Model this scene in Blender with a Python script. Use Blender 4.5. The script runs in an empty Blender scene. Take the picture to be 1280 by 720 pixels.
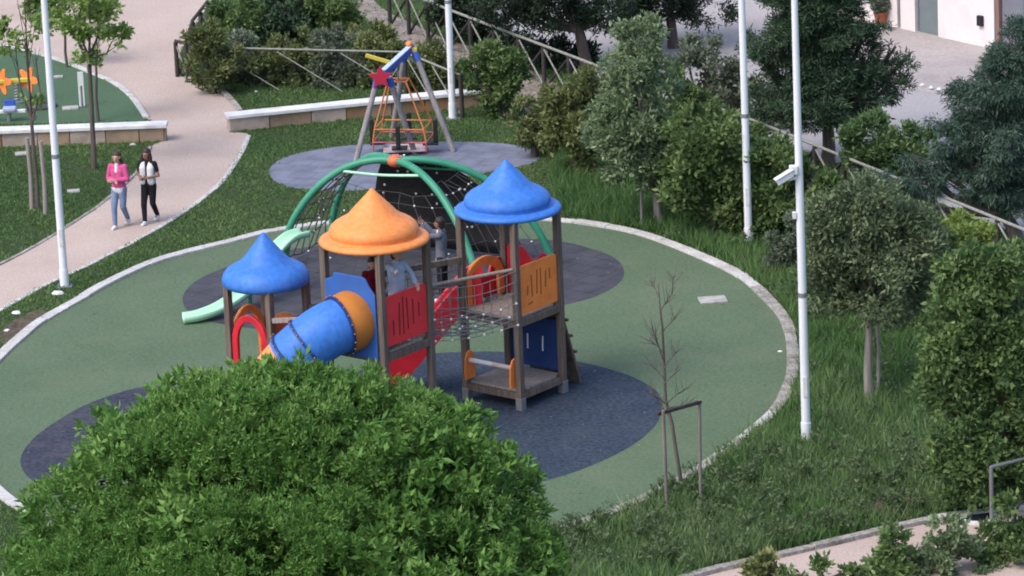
import bpy, bmesh, math, random
import numpy as np
from mathutils import Vector, Matrix

random.seed(7)
RNG = np.random.default_rng(7)
sc = bpy.context.scene
COL = sc.collection

# ------------------------------------------------------------------ camera
FPX, PITCH, ROLL, DIST = 6000.0, math.radians(16.0), 0.042, 92.7
cp, sp = math.cos(PITCH), math.sin(PITCH)
CAM = Vector((0, -DIST * cp, DIST * sp))
FWD = Vector((0, cp, -sp)); R0 = Vector((1, 0, 0)); U0 = Vector((0, sp, cp))
RIGHT = R0 * math.cos(ROLL) - U0 * math.sin(ROLL)
UP = R0 * math.sin(ROLL) + U0 * math.cos(ROLL)
cam_d = bpy.data.cameras.new('camera'); cam = bpy.data.objects.new('camera', cam_d); COL.objects.link(cam)
cam_d.sensor_width = 36.0; cam_d.lens = 36.0 * FPX / 1280.0
cam_d.clip_start = 1.0; cam_d.clip_end = 3000.0
M = Matrix((RIGHT, UP, -FWD)).transposed().to_4x4(); M.translation = CAM
cam.matrix_world = M
sc.camera = cam


def ray(px, py):
    return FWD + RIGHT * ((px - 640) / FPX) + UP * ((360 - py) / FPX)


def G(px, py, z=0.0):                       # picture point -> point of the ground (or of the level z)
    d = ray(px, py); return CAM + d * ((z - CAM.z) / d.z)


def Wd(px, py, wy):                         # picture point -> point of the upright plane y = wy
    d = ray(px, py); return CAM + d * ((wy - CAM.y) / d.y)


def scale_at(P):
    return FPX / (P - CAM).dot(FWD)


def height_at(P, py):                       # height above P of the picture row py
    return Wd((CAM + (P - CAM)).x, py, P.y).z


# ------------------------------------------------------------------ render settings, light
sc.render.engine = 'CYCLES'
sc.view_settings.view_transform = 'Standard'; sc.view_settings.look = 'None'
sc.view_settings.gamma = 1.0; sc.view_settings.exposure = 1.13
sc.cycles.use_denoising = True
sc.cycles.max_bounces = 6
sc.cycles.filter_width = 1.9
w = bpy.data.worlds.new('World'); sc.world = w; w.use_nodes = True
nt = w.node_tree; nt.nodes.clear()
out = nt.nodes.new('ShaderNodeOutputWorld'); bg = nt.nodes.new('ShaderNodeBackground')
sky = nt.nodes.new('ShaderNodeTexSky'); sky.sky_type = 'NISHITA'; sky.sun_disc = False
SUN_EL, SUN_AZ = math.radians(52), math.radians(-128)      # azimuth from +Y towards +X
sky.sun_elevation = SUN_EL; sky.sun_rotation = SUN_AZ
sky.air_density = 1.0; sky.dust_density = 3.0; sky.ozone_density = 1.0
bg.inputs['Strength'].default_value = 0.15
nt.links.new(sky.outputs[0], bg.inputs['Color']); nt.links.new(bg.outputs[0], out.inputs['Surface'])
sun_d = bpy.data.lights.new('sun', 'SUN'); sun_d.energy = 0.85; sun_d.angle = math.radians(24); sun_d.color = (1.0, 0.95, 0.9)
sun = bpy.data.objects.new('sun', sun_d); COL.objects.link(sun)
sdir = Vector((math.sin(SUN_AZ) * math.cos(SUN_EL), math.cos(SUN_AZ) * math.cos(SUN_EL), math.sin(SUN_EL)))
sun.rotation_euler = (-sdir).to_track_quat('-Z', 'Y').to_euler(); sun.location = sdir * 60


# ------------------------------------------------------------------ materials
def srgb(r, g, b):
    f = lambda c: (c / 255 / 12.92) if c / 255 <= 0.04045 else ((c / 255 + 0.055) / 1.055) ** 2.4
    return (f(r), f(g), f(b), 1)


def lin(c):
    return (c[0], c[1], c[2], 1)


KM, KL = 0.83, 1.22


def new_mat(name):
    m = bpy.data.materials.new(name); m.use_nodes = True
    n = m.node_tree; b = n.nodes['Principled BSDF']
    return m, n, b


def mat(name, c1, c2=None, scale=6.0, rough=0.6, bump=0.0, spec=0.4, metal=0.0, fine=None, dirt=None, dirt_scale=1.5, dirt_amt=0.35, streak=False):
    """two-tone noise, optional finer speckle and broad stains"""
    m, n, b = new_mat(name)
    if c2 is None: c2 = tuple(x * 0.8 for x in c1)
    c1, c2 = tuple(x * KM for x in c1), tuple(x * KM for x in c2)
    if dirt: dirt = tuple(x * KM for x in dirt)
    tc = n.nodes.new('ShaderNodeTexCoord')
    no = n.nodes.new('ShaderNodeTexNoise'); no.inputs['Scale'].default_value = scale; no.inputs['Detail'].default_value = 6
    n.links.new(tc.outputs['Object'], no.inputs['Vector'])
    mp = n.nodes.new('ShaderNodeMapRange'); mp.inputs[1].default_value = 0.3; mp.inputs[2].default_value = 0.7
    n.links.new(no.outputs[0], mp.inputs[0])
    mx = n.nodes.new('ShaderNodeMix'); mx.data_type = 'RGBA'
    mx.inputs[6].default_value = lin(c1); mx.inputs[7].default_value = lin(c2)
    n.links.new(mp.outputs[0], mx.inputs[0])
    last = mx.outputs[2]
    if fine:
        nf = n.nodes.new('ShaderNodeTexNoise'); nf.inputs['Scale'].default_value = fine[0]; nf.inputs['Detail'].default_value = 3
        n.links.new(tc.outputs['Object'], nf.inputs['Vector'])
        mf = n.nodes.new('ShaderNodeMapRange'); mf.inputs[1].default_value = 0.35; mf.inputs[2].default_value = 0.65
        mf.inputs[3].default_value = 1 - fine[1]; mf.inputs[4].default_value = 1 + fine[1]
        n.links.new(nf.outputs[0], mf.inputs[0])
        mm = n.nodes.new('ShaderNodeMix'); mm.data_type = 'RGBA'; mm.blend_type = 'MULTIPLY'; mm.inputs[0].default_value = 1
        n.links.new(last, mm.inputs[6]); n.links.new(mf.outputs[0], mm.inputs[7]); last = mm.outputs[2]
    if dirt:
        nd = n.nodes.new('ShaderNodeTexNoise'); nd.inputs['Scale'].default_value = dirt_scale; nd.inputs['Detail'].default_value = 8
        nd.inputs['Roughness'].default_value = 0.65
        if streak:
            sm = n.nodes.new('ShaderNodeMapping'); sm.inputs['Scale'].default_value = (3.2, 3.2, 0.9)
            n.links.new(tc.outputs['Object'], sm.inputs[0]); n.links.new(sm.outputs[0], nd.inputs['Vector'])
        else: n.links.new(tc.outputs['Object'], nd.inputs['Vector'])
        md = n.nodes.new('ShaderNodeMapRange'); md.inputs[1].default_value = 0.48; md.inputs[2].default_value = 0.72
        md.inputs[4].default_value = dirt_amt
        n.links.new(nd.outputs[0], md.inputs[0])
        mm = n.nodes.new('ShaderNodeMix'); mm.data_type = 'RGBA'
        n.links.new(md.outputs[0], mm.inputs[0]); n.links.new(last, mm.inputs[6]); mm.inputs[7].default_value = lin(dirt); last = mm.outputs[2]
    n.links.new(last, b.inputs['Base Color'])
    b.inputs['Roughness'].default_value = rough; b.inputs['Specular IOR Level'].default_value = spec; b.inputs['Metallic'].default_value = metal
    if bump:
        bp = n.nodes.new('ShaderNodeBump'); bp.inputs['Strength'].default_value = bump; bp.inputs['Distance'].default_value = 0.02
        n2 = n.nodes.new('ShaderNodeTexNoise'); n2.inputs['Scale'].default_value = scale * 6; n2.inputs['Detail'].default_value = 5
        n.links.new(tc.outputs['Object'], n2.inputs['Vector']); n.links.new(n2.outputs[0], bp.inputs['Height'])
        n.links.new(bp.outputs[0], b.inputs['Normal'])
    return m


def leaf_mat(name, dark, mid, light, rough=0.55, trans=0.32):
    dark, mid, light = (tuple(x * k for x in c) for c, k in ((dark, KL * 1.35), (mid, KL * 1.06), (light, KL)))
    m, n, b = new_mat(name)
    at = n.nodes.new('ShaderNodeAttribute'); at.attribute_name = 'tint'
    cr = n.nodes.new('ShaderNodeValToRGB')
    cr.color_ramp.elements[0].position = 0.12; cr.color_ramp.elements[0].color = lin(dark)
    cr.color_ramp.elements[1].position = 0.92; cr.color_ramp.elements[1].color = lin(light)
    e = cr.color_ramp.elements.new(0.5); e.color = lin(mid)
    n.links.new(at.outputs['Fac'], cr.inputs[0]); n.links.new(cr.outputs[0], b.inputs['Base Color'])
    b.inputs['Roughness'].default_value = rough; b.inputs['Specular IOR Level'].default_value = 0.25
    tr = n.nodes.new('ShaderNodeBsdfTranslucent'); n.links.new(cr.outputs[0], tr.inputs[0])
    mx = n.nodes.new('ShaderNodeMixShader'); mx.inputs[0].default_value = trans
    n.links.new(b.outputs[0], mx.inputs[1]); n.links.new(tr.outputs[0], mx.inputs[2])
    n.links.new(mx.outputs[0], n.nodes['Material Output'].inputs['Surface'])
    return m


def wood_mat(name, c1, c2):
    m, n, b = new_mat(name)
    tc = n.nodes.new('ShaderNodeTexCoord'); mpg = n.nodes.new('ShaderNodeMapping')
    mpg.inputs['Scale'].default_value = (22, 22, 1.6)
    n.links.new(tc.outputs['Object'], mpg.inputs[0])
    no = n.nodes.new('ShaderNodeTexNoise'); no.inputs['Scale'].default_value = 1.0; no.inputs['Detail'].default_value = 5
    n.links.new(mpg.outputs[0], no.inputs['Vector'])
    mp = n.nodes.new('ShaderNodeMapRange'); mp.inputs[1].default_value = 0.32; mp.inputs[2].default_value = 0.68
    n.links.new(no.outputs[0], mp.inputs[0])
    mx = n.nodes.new('ShaderNodeMix'); mx.data_type = 'RGBA'; mx.inputs[6].default_value = lin(c1); mx.inputs[7].default_value = lin(c2)
    n.links.new(mp.outputs[0], mx.inputs[0]); n.links.new(mx.outputs[2], b.inputs['Base Color'])
    b.inputs['Roughness'].default_value = 0.8; b.inputs['Specular IOR Level'].default_value = 0.2
    bp = n.nodes.new('ShaderNodeBump'); bp.inputs['Strength'].default_value = 0.3; bp.inputs['Distance'].default_value = 0.01
    n.links.new(no.outputs[0], bp.inputs['Height']); n.links.new(bp.outputs[0], b.inputs['Normal'])
    return m


def tile_mat(name, c1, c2, joint, w_, h_, rot, mortar=0.012, rough=0.85, bias=0.0):
    c1, c2, joint = (tuple(x * KM for x in c) for c in (c1, c2, joint))
    m, n, b = new_mat(name)
    tc = n.nodes.new('ShaderNodeTexCoord'); mpg = n.nodes.new('ShaderNodeMapping'); mpg.inputs['Rotation'].default_value = (0, 0, rot)
    n.links.new(tc.outputs['Object'], mpg.inputs[0])
    br = n.nodes.new('ShaderNodeTexBrick'); br.inputs['Scale'].default_value = 1.0
    br.inputs['Brick Width'].default_value = w_; br.inputs['Row Height'].default_value = h_; br.inputs['Mortar Size'].default_value = mortar
    br.inputs['Color1'].default_value = lin(c1); br.inputs['Color2'].default_value = lin(c2); br.inputs['Mortar'].default_value = lin(joint)
    br.inputs['Bias'].default_value = bias
    n.links.new(mpg.outputs[0], br.inputs['Vector'])
    no = n.nodes.new('ShaderNodeTexNoise'); no.inputs['Scale'].default_value = 2.2; no.inputs['Detail'].default_value = 7
    n.links.new(tc.outputs['Object'], no.inputs['Vector'])
    mf = n.nodes.new('ShaderNodeMapRange'); mf.inputs[1].default_value = 0.3; mf.inputs[2].default_value = 0.7; mf.inputs[3].default_value = 0.78; mf.inputs[4].default_value = 1.18
    n.links.new(no.outputs[0], mf.inputs[0])
    mm = n.nodes.new('ShaderNodeMix'); mm.data_type = 'RGBA'; mm.blend_type = 'MULTIPLY'; mm.inputs[0].default_value = 1
    n.links.new(br.outputs[0], mm.inputs[6]); n.links.new(mf.outputs[0], mm.inputs[7])
    n.links.new(mm.outputs[2], b.inputs['Base Color']); b.inputs['Roughness'].default_value = rough; b.inputs['Specular IOR Level'].default_value = 0.2
    return m


MT = {}
MT['ground'] = mat('soil_and_turf', (0.034, 0.060, 0.022), (0.050, 0.070, 0.030), 0.9, 0.95, 0.5, 0.1, fine=(14, 0.35))
MT['green_rubber'] = mat('green_rubber', (0.093, 0.140, 0.083), (0.111, 0.160, 0.098), 0.35, 0.9, 0.25, 0.15, fine=(16, 0.16), dirt=(0.165, 0.185, 0.125), dirt_scale=0.5, dirt_amt=0.5)
MT['green_rubber_up'] = mat('green_rubber_upper', (0.066, 0.122, 0.068), (0.080, 0.136, 0.080), 0.5, 0.9, 0.25, 0.15, fine=(16, 0.12))
MT['blue_rubber'] = mat('dark_blue_rubber', (0.031, 0.046, 0.072), (0.044, 0.060, 0.087), 1.1, 0.9, 0.4, 0.15, fine=(13, 0.34), dirt=(0.075, 0.085, 0.105), dirt_scale=0.8, dirt_amt=0.5)
MT['purple_rubber'] = mat('purple_grey_rubber', (0.036, 0.042, 0.063), (0.052, 0.057, 0.080), 1.4, 0.9, 0.4, 0.15, fine=(13, 0.32), dirt=(0.13, 0.12, 0.13), dirt_scale=0.9, dirt_amt=0.6)
MT['slate_rubber'] = tile_mat('slate_rubber_tiles', (0.060, 0.062, 0.078), (0.070, 0.070, 0.086), (0.035, 0.035, 0.045), 0.5, 0.5, 0.7, 0.012)
MT['lavender_tiles'] = tile_mat('lavender_rubber_tiles', (0.165, 0.180, 0.240), (0.18, 0.193, 0.255), (0.125, 0.137, 0.187), 0.5, 0.5, 0.42, 0.014)
MT['path'] = mat('pink_gravel_path', (0.45, 0.36, 0.318), (0.505, 0.408, 0.362), 0.5, 0.95, 0.3, 0.1, fine=(22, 0.12), dirt=(0.36, 0.28, 0.24), dirt_scale=0.55, dirt_amt=0.5)
MT['kerb'] = mat('pale_kerb_stone', (0.60, 0.585, 0.58), (0.48, 0.465, 0.455), 2.5, 0.9, 0.35, 0.15, fine=(18, 0.12), dirt=(0.22, 0.19, 0.16), dirt_scale=2.4, dirt_amt=0.45)
MT['kerb_dirty'] = mat('stained_kerb_stone', (0.40, 0.38, 0.36), (0.27, 0.25, 0.23), 2.5, 0.95, 0.4, 0.1, fine=(16, 0.25), dirt=(0.10, 0.10, 0.07), dirt_scale=3.0, dirt_amt=0.7)
MT['coping'] = mat('white_coping', (0.72, 0.72, 0.74), (0.62, 0.62, 0.63), 3, 0.8, 0.15, 0.2, dirt=(0.35, 0.33, 0.30), dirt_scale=3, dirt_amt=0.4)
MT['stone'] = tile_mat('rough_stone_facing', (0.36, 0.27, 0.20), (0.27, 0.215, 0.18), (0.16, 0.13, 0.11), 0.75, 0.6, 0.0, 0.015, 0.95)
MT['road'] = mat('grey_road', (0.35, 0.335, 0.345), (0.40, 0.382, 0.39), 0.6, 0.9, 0.2, 0.2, fine=(20, 0.12), dirt=(0.2, 0.19, 0.2), dirt_scale=0.6)
MT['yard'] = mat('beige_paved_yard', (0.36, 0.325, 0.32), (0.42, 0.38, 0.37), 0.7, 0.9, 0.2, 0.2, fine=(10, 0.10), dirt=(0.26, 0.23, 0.23), dirt_scale=0.8, dirt_amt=0.5)
MT['dirt'] = mat('dry_earth', (0.22, 0.185, 0.16), (0.30, 0.26, 0.235), 1.5, 0.98, 0.6, 0.05, fine=(9, 0.3))
MT['brown_dirt'] = mat('brown_earth', (0.085, 0.07, 0.05), (0.13, 0.105, 0.085), 2, 0.98, 0.6, 0.05, fine=(9, 0.3))
MT['post'] = wood_mat('weathered_brown_timber', (0.085, 0.064, 0.055), (0.155, 0.122, 0.105))
MT['deck'] = wood_mat('worn_deck_timber', (0.19, 0.16, 0.145), (0.27, 0.235, 0.215))
MT['greywood'] = wood_mat('grey_timber', (0.17, 0.155, 0.16), (0.27, 0.25, 0.255))
MT['fencedark'] = wood_mat('dark_fence_timber', (0.03, 0.026, 0.027), (0.055, 0.048, 0.047))
MT['fencepale'] = wood_mat('pale_fence_timber', (0.17, 0.175, 0.155), (0.25, 0.25, 0.225))
MT['stake'] = wood_mat('bleached_stake', (0.20, 0.17, 0.16), (0.30, 0.27, 0.255))
MT['saplingstake'] = wood_mat('grey_brown_stake', (0.12, 0.10, 0.095), (0.20, 0.175, 0.165))
MT['bark'] = wood_mat('bark', (0.065, 0.05, 0.045), (0.12, 0.10, 0.09))
MT['palebark'] = wood_mat('pale_bark', (0.16, 0.14, 0.125), (0.25, 0.225, 0.205))
MT['blue'] = mat('blue_plastic', (0.046, 0.190, 0.62), (0.041, 0.172, 0.57), 2.2, 0.52, 0.03, 0.28, fine=(11, 0.12), dirt=(0.13, 0.20, 0.38), dirt_scale=2.0, dirt_amt=0.22, streak=True)
MT['bluepanel'] = mat('blue_panel', (0.038, 0.130, 0.44), (0.030, 0.105, 0.37), 3, 0.5, 0.05, 0.35, dirt=(0.07, 0.10, 0.2), dirt_scale=3, dirt_amt=0.4)
MT['navy'] = mat('dark_blue_panel', (0.016, 0.048, 0.185), (0.012, 0.038, 0.15), 3, 0.55, 0.03, 0.3)
MT['orange'] = mat('orange_plastic', (0.86, 0.290, 0.085), (0.81, 0.262, 0.072), 2.2, 0.52, 0.03, 0.26, fine=(11, 0.10), dirt=(0.58, 0.26, 0.12), dirt_scale=2.0, dirt_amt=0.22, streak=True)
MT['orangetube'] = mat('ochre_orange_plastic', (0.58, 0.205, 0.035), (0.48, 0.165, 0.03), 2.4, 0.6, 0.05, 0.3, dirt=(0.32, 0.14, 0.05), dirt_scale=2.2, dirt_amt=0.6)
MT['orangepanel'] = mat('orange_panel', (0.95, 0.275, 0.065), (0.86, 0.235, 0.055), 3, 0.5, 0.04, 0.3, dirt=(0.42, 0.13, 0.05), dirt_scale=3, dirt_amt=0.4)
MT['redorange'] = mat('red_orange_panel', (0.68, 0.14, 0.05), (0.58, 0.11, 0.04), 3, 0.5, 0.04, 0.3)
MT['red'] = mat('red_plastic', (0.66, 0.024, 0.045), (0.57, 0.018, 0.036), 2.5, 0.38, 0.04, 0.4, dirt=(0.30, 0.02, 0.03), dirt_scale=2.5, dirt_amt=0.4)
MT['redpanel'] = mat('red_panel', (0.82, 0.040, 0.055), (0.74, 0.034, 0.047), 3, 0.5, 0.04, 0.35, dirt=(0.42, 0.04, 0.05), dirt_scale=3, dirt_amt=0.35)
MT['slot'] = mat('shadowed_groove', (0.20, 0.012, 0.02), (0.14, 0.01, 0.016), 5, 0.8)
MT['slot_o'] = mat('shaded_orange_groove', (0.36, 0.105, 0.03), (0.30, 0.08, 0.02), 5, 0.8)  # darker orange paints the shade inside the engraved slots
MT['green'] = mat('green_steel_tube', (0.040, 0.275, 0.165), (0.030, 0.225, 0.130), 3, 0.45, 0.03, 0.4, dirt=(0.12, 0.36, 0.25), dirt_scale=2, dirt_amt=0.4)
MT['mint'] = mat('mint_plastic', (0.45, 0.76, 0.55), (0.38, 0.68, 0.47), 2, 0.4, 0.03, 0.4)
MT['hub'] = mat('coral_orange_hub', (0.62, 0.16, 0.06), (0.54, 0.13, 0.05), 4, 0.5)
MT['rubber'] = mat('black_rubber_sheet', (0.016, 0.015, 0.018), (0.024, 0.021, 0.024), 2, 0.75, 0.2, 0.3, fine=(9, 0.3))
MT['rope'] = mat('dark_rope', (0.045, 0.045, 0.048), (0.075, 0.072, 0.07), 20, 0.9)
MT['greyrope'] = mat('grey_rope', (0.15, 0.15, 0.165), (0.21, 0.21, 0.22), 20, 0.9)
MT['white'] = mat('white_plastic', (0.72, 0.72, 0.74), (0.64, 0.64, 0.66), 4, 0.5)
MT['polepaint'] = mat('white_pole_paint', (0.78, 0.80, 0.84), (0.72, 0.74, 0.78), 1.2, 0.45, 0.02, 0.4, dirt=(0.55, 0.56, 0.58), dirt_scale=1.4, dirt_amt=0.2)
MT['steel'] = mat('galvanised_steel', (0.33, 0.34, 0.36), (0.26, 0.27, 0.29), 5, 0.45, 0.02, 0.5, 0.6)
MT['black'] = mat('black_plastic', (0.012, 0.012, 0.014), (0.02, 0.02, 0.022), 5, 0.5)
MT['pinkbar'] = mat('pink_roller', (0.55, 0.40, 0.40), (0.62, 0.5, 0.5), 8, 0.5)
MT['starred'] = mat('red_star_panel', (0.48, 0.02, 0.06), (0.40, 0.016, 0.05), 5, 0.5)
MT['cobalt'] = mat('cobalt_beam_paint', (0.035, 0.10, 0.46), (0.03, 0.085, 0.40), 4, 0.5)
MT['litbeam'] = mat('painted_light_on_beam', (0.50, 0.58, 0.68), (0.44, 0.52, 0.62), 4, 0.5)  # pale tone paints the light falling on the blue beam
MT['yellow'] = mat('yellow_paint', (0.62, 0.50, 0.06), (0.55, 0.44, 0.05), 4, 0.5)
MT['orangetubeframe'] = mat('orange_steel_frame', (0.60, 0.20, 0.06), (0.52, 0.165, 0.05), 4, 0.5)
MT['pinktube'] = mat('faded_red_tube', (0.50, 0.10, 0.11), (0.42, 0.09, 0.10), 4, 0.5)
MT['plaster'] = mat('white_plaster', (0.80, 0.735, 0.735), (0.74, 0.68, 0.685), 1.3, 0.9, 0.1, 0.1, dirt=(0.58, 0.52, 0.52), dirt_scale=0.9, dirt_amt=0.4)
MT['door'] = mat('grey_green_door', (0.175, 0.215, 0.22), (0.15, 0.185, 0.195), 3, 0.5, 0.03, 0.3)
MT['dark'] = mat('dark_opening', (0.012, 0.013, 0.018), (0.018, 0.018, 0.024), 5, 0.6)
MT['redbrown'] = mat('red_brown_beam', (0.30, 0.085, 0.062), (0.24, 0.07, 0.05), 3, 0.7)
MT['brownpost'] = wood_mat('brown_porch_post', (0.17, 0.10, 0.085), (0.23, 0.14, 0.12))
MT['terracotta'] = mat('terracotta', (0.42, 0.14, 0.075), (0.34, 0.11, 0.06), 5, 0.85, 0.1, 0.1)
MT['skin'] = mat('skin', (0.52, 0.31, 0.24), (0.48, 0.28, 0.21), 8, 0.55)
MT['skin_dark'] = mat('tanned_skin', (0.30, 0.155, 0.115), (0.27, 0.135, 0.10), 8, 0.55)
MT['hair_brown'] = mat('brown_hair', (0.040, 0.019, 0.013), (0.065, 0.030, 0.022), 40, 0.6)
MT['hair_dark'] = mat('dark_brown_hair', (0.018, 0.010, 0.009), (0.032, 0.017, 0.014), 40, 0.6)
MT['hair_red'] = mat('reddish_hair', (0.30, 0.085, 0.04), (0.24, 0.065, 0.03), 40, 0.6)
MT['pinkcloth'] = mat('pink_jersey', (0.60, 0.105, 0.27), (0.52, 0.085, 0.225), 12, 0.9, 0.1, 0.1)
MT['whitecloth'] = mat('white_cotton', (0.72, 0.70, 0.73), (0.62, 0.61, 0.64), 12, 0.9, 0.1, 0.1)
MT['denim'] = mat('blue_denim', (0.135, 0.19, 0.30), (0.19, 0.25, 0.37), 9, 0.9, 0.1, 0.1)
MT['paledenim'] = mat('pale_denim', (0.42, 0.47, 0.60), (0.32, 0.38, 0.52), 9, 0.9, 0.1, 0.1)
MT['blackcloth'] = mat('black_cotton', (0.014, 0.014, 0.018), (0.022, 0.021, 0.026), 12, 0.9, 0.1, 0.1)
MT['greycloth'] = mat('grey_blue_hoodie', (0.145, 0.15, 0.19), (0.115, 0.12, 0.155), 12, 0.9, 0.1, 0.1)
MT['maroon'] = mat('dark_red_fleece', (0.16, 0.010, 0.022), (0.125, 0.008, 0.018), 12, 0.9, 0.1, 0.1)
MT['lip'] = mat('lips', (0.30, 0.10, 0.09), (0.27, 0.09, 0.08), 8, 0.5)
MT['eye'] = mat('eye_dark', (0.02, 0.015, 0.013), (0.03, 0.02, 0.018), 8, 0.3)
# leaves
LF = {}
LF['fore'] = leaf_mat('leaf_fresh_green', (0.030, 0.082, 0.015), (0.084, 0.176, 0.036), (0.190, 0.310, 0.086))
LF['greygreen'] = leaf_mat('leaf_grey_green', (0.048, 0.080, 0.038), (0.110, 0.156, 0.078), (0.26, 0.32, 0.18))
LF['mid'] = leaf_mat('leaf_mid_green', (0.032, 0.062, 0.020), (0.074, 0.120, 0.038), (0.155, 0.205, 0.080))
LF['olive'] = leaf_mat('leaf_olive', (0.050, 0.066, 0.024), (0.110, 0.132, 0.046), (0.23, 0.25, 0.105))
LF['holm'] = leaf_mat('leaf_dusky_green', (0.044, 0.058, 0.038), (0.088, 0.110, 0.072), (0.19, 0.215, 0.150))
LF['dark'] = leaf_mat('needle_dark_green', (0.013, 0.030, 0.017), (0.028, 0.054, 0.028), (0.066, 0.105, 0.054), trans=0.12)
LF['verydark'] = leaf_mat('needle_black_green', (0.009, 0.018, 0.011), (0.019, 0.033, 0.018), (0.042, 0.064, 0.034), trans=0.1)
LF['cedar'] = leaf_mat('needle_blue_green', (0.016, 0.034, 0.025), (0.036, 0.066, 0.048), (0.088, 0.135, 0.10), trans=0.12)
LF['laurel'] = leaf_mat('leaf_laurel_green', (0.030, 0.060, 0.022), (0.075, 0.125, 0.042), (0.180, 0.255, 0.090))
LF['yellowgreen'] = leaf_mat('leaf_yellow_green', (0.048, 0.082, 0.018), (0.120, 0.175, 0.040), (0.25, 0.31, 0.085))
LF['young'] = leaf_mat('leaf_young_green', (0.070, 0.120, 0.026), (0.150, 0.230, 0.060), (0.33, 0.41, 0.17), trans=0.35)
LF['hedge'] = leaf_mat('leaf_hedge_mixed', (0.040, 0.060, 0.022), (0.090, 0.112, 0.040), (0.19, 0.205, 0.085))
LF['mound'] = leaf_mat('leaf_pine_mound', (0.032, 0.068, 0.024), (0.078, 0.132, 0.048), (0.165, 0.24, 0.10))
LF['dusky'] = leaf_mat('leaf_dusky_mixed', (0.048, 0.070, 0.036), (0.100, 0.134, 0.068), (0.215, 0.26, 0.145))
LF['weed'] = leaf_mat('leaf_weed', (0.040, 0.066, 0.028), (0.072, 0.108, 0.046), (0.125, 0.165, 0.082))
LF['grass'] = leaf_mat('grass_blades', (0.045, 0.088, 0.028), (0.084, 0.145, 0.048), (0.150, 0.205, 0.082), rough=0.7)
LF['tallgrass'] = leaf_mat('tall_grass_blades', (0.040, 0.088, 0.026), (0.084, 0.150, 0.048), (0.20, 0.25, 0.125), rough=0.7)


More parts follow.
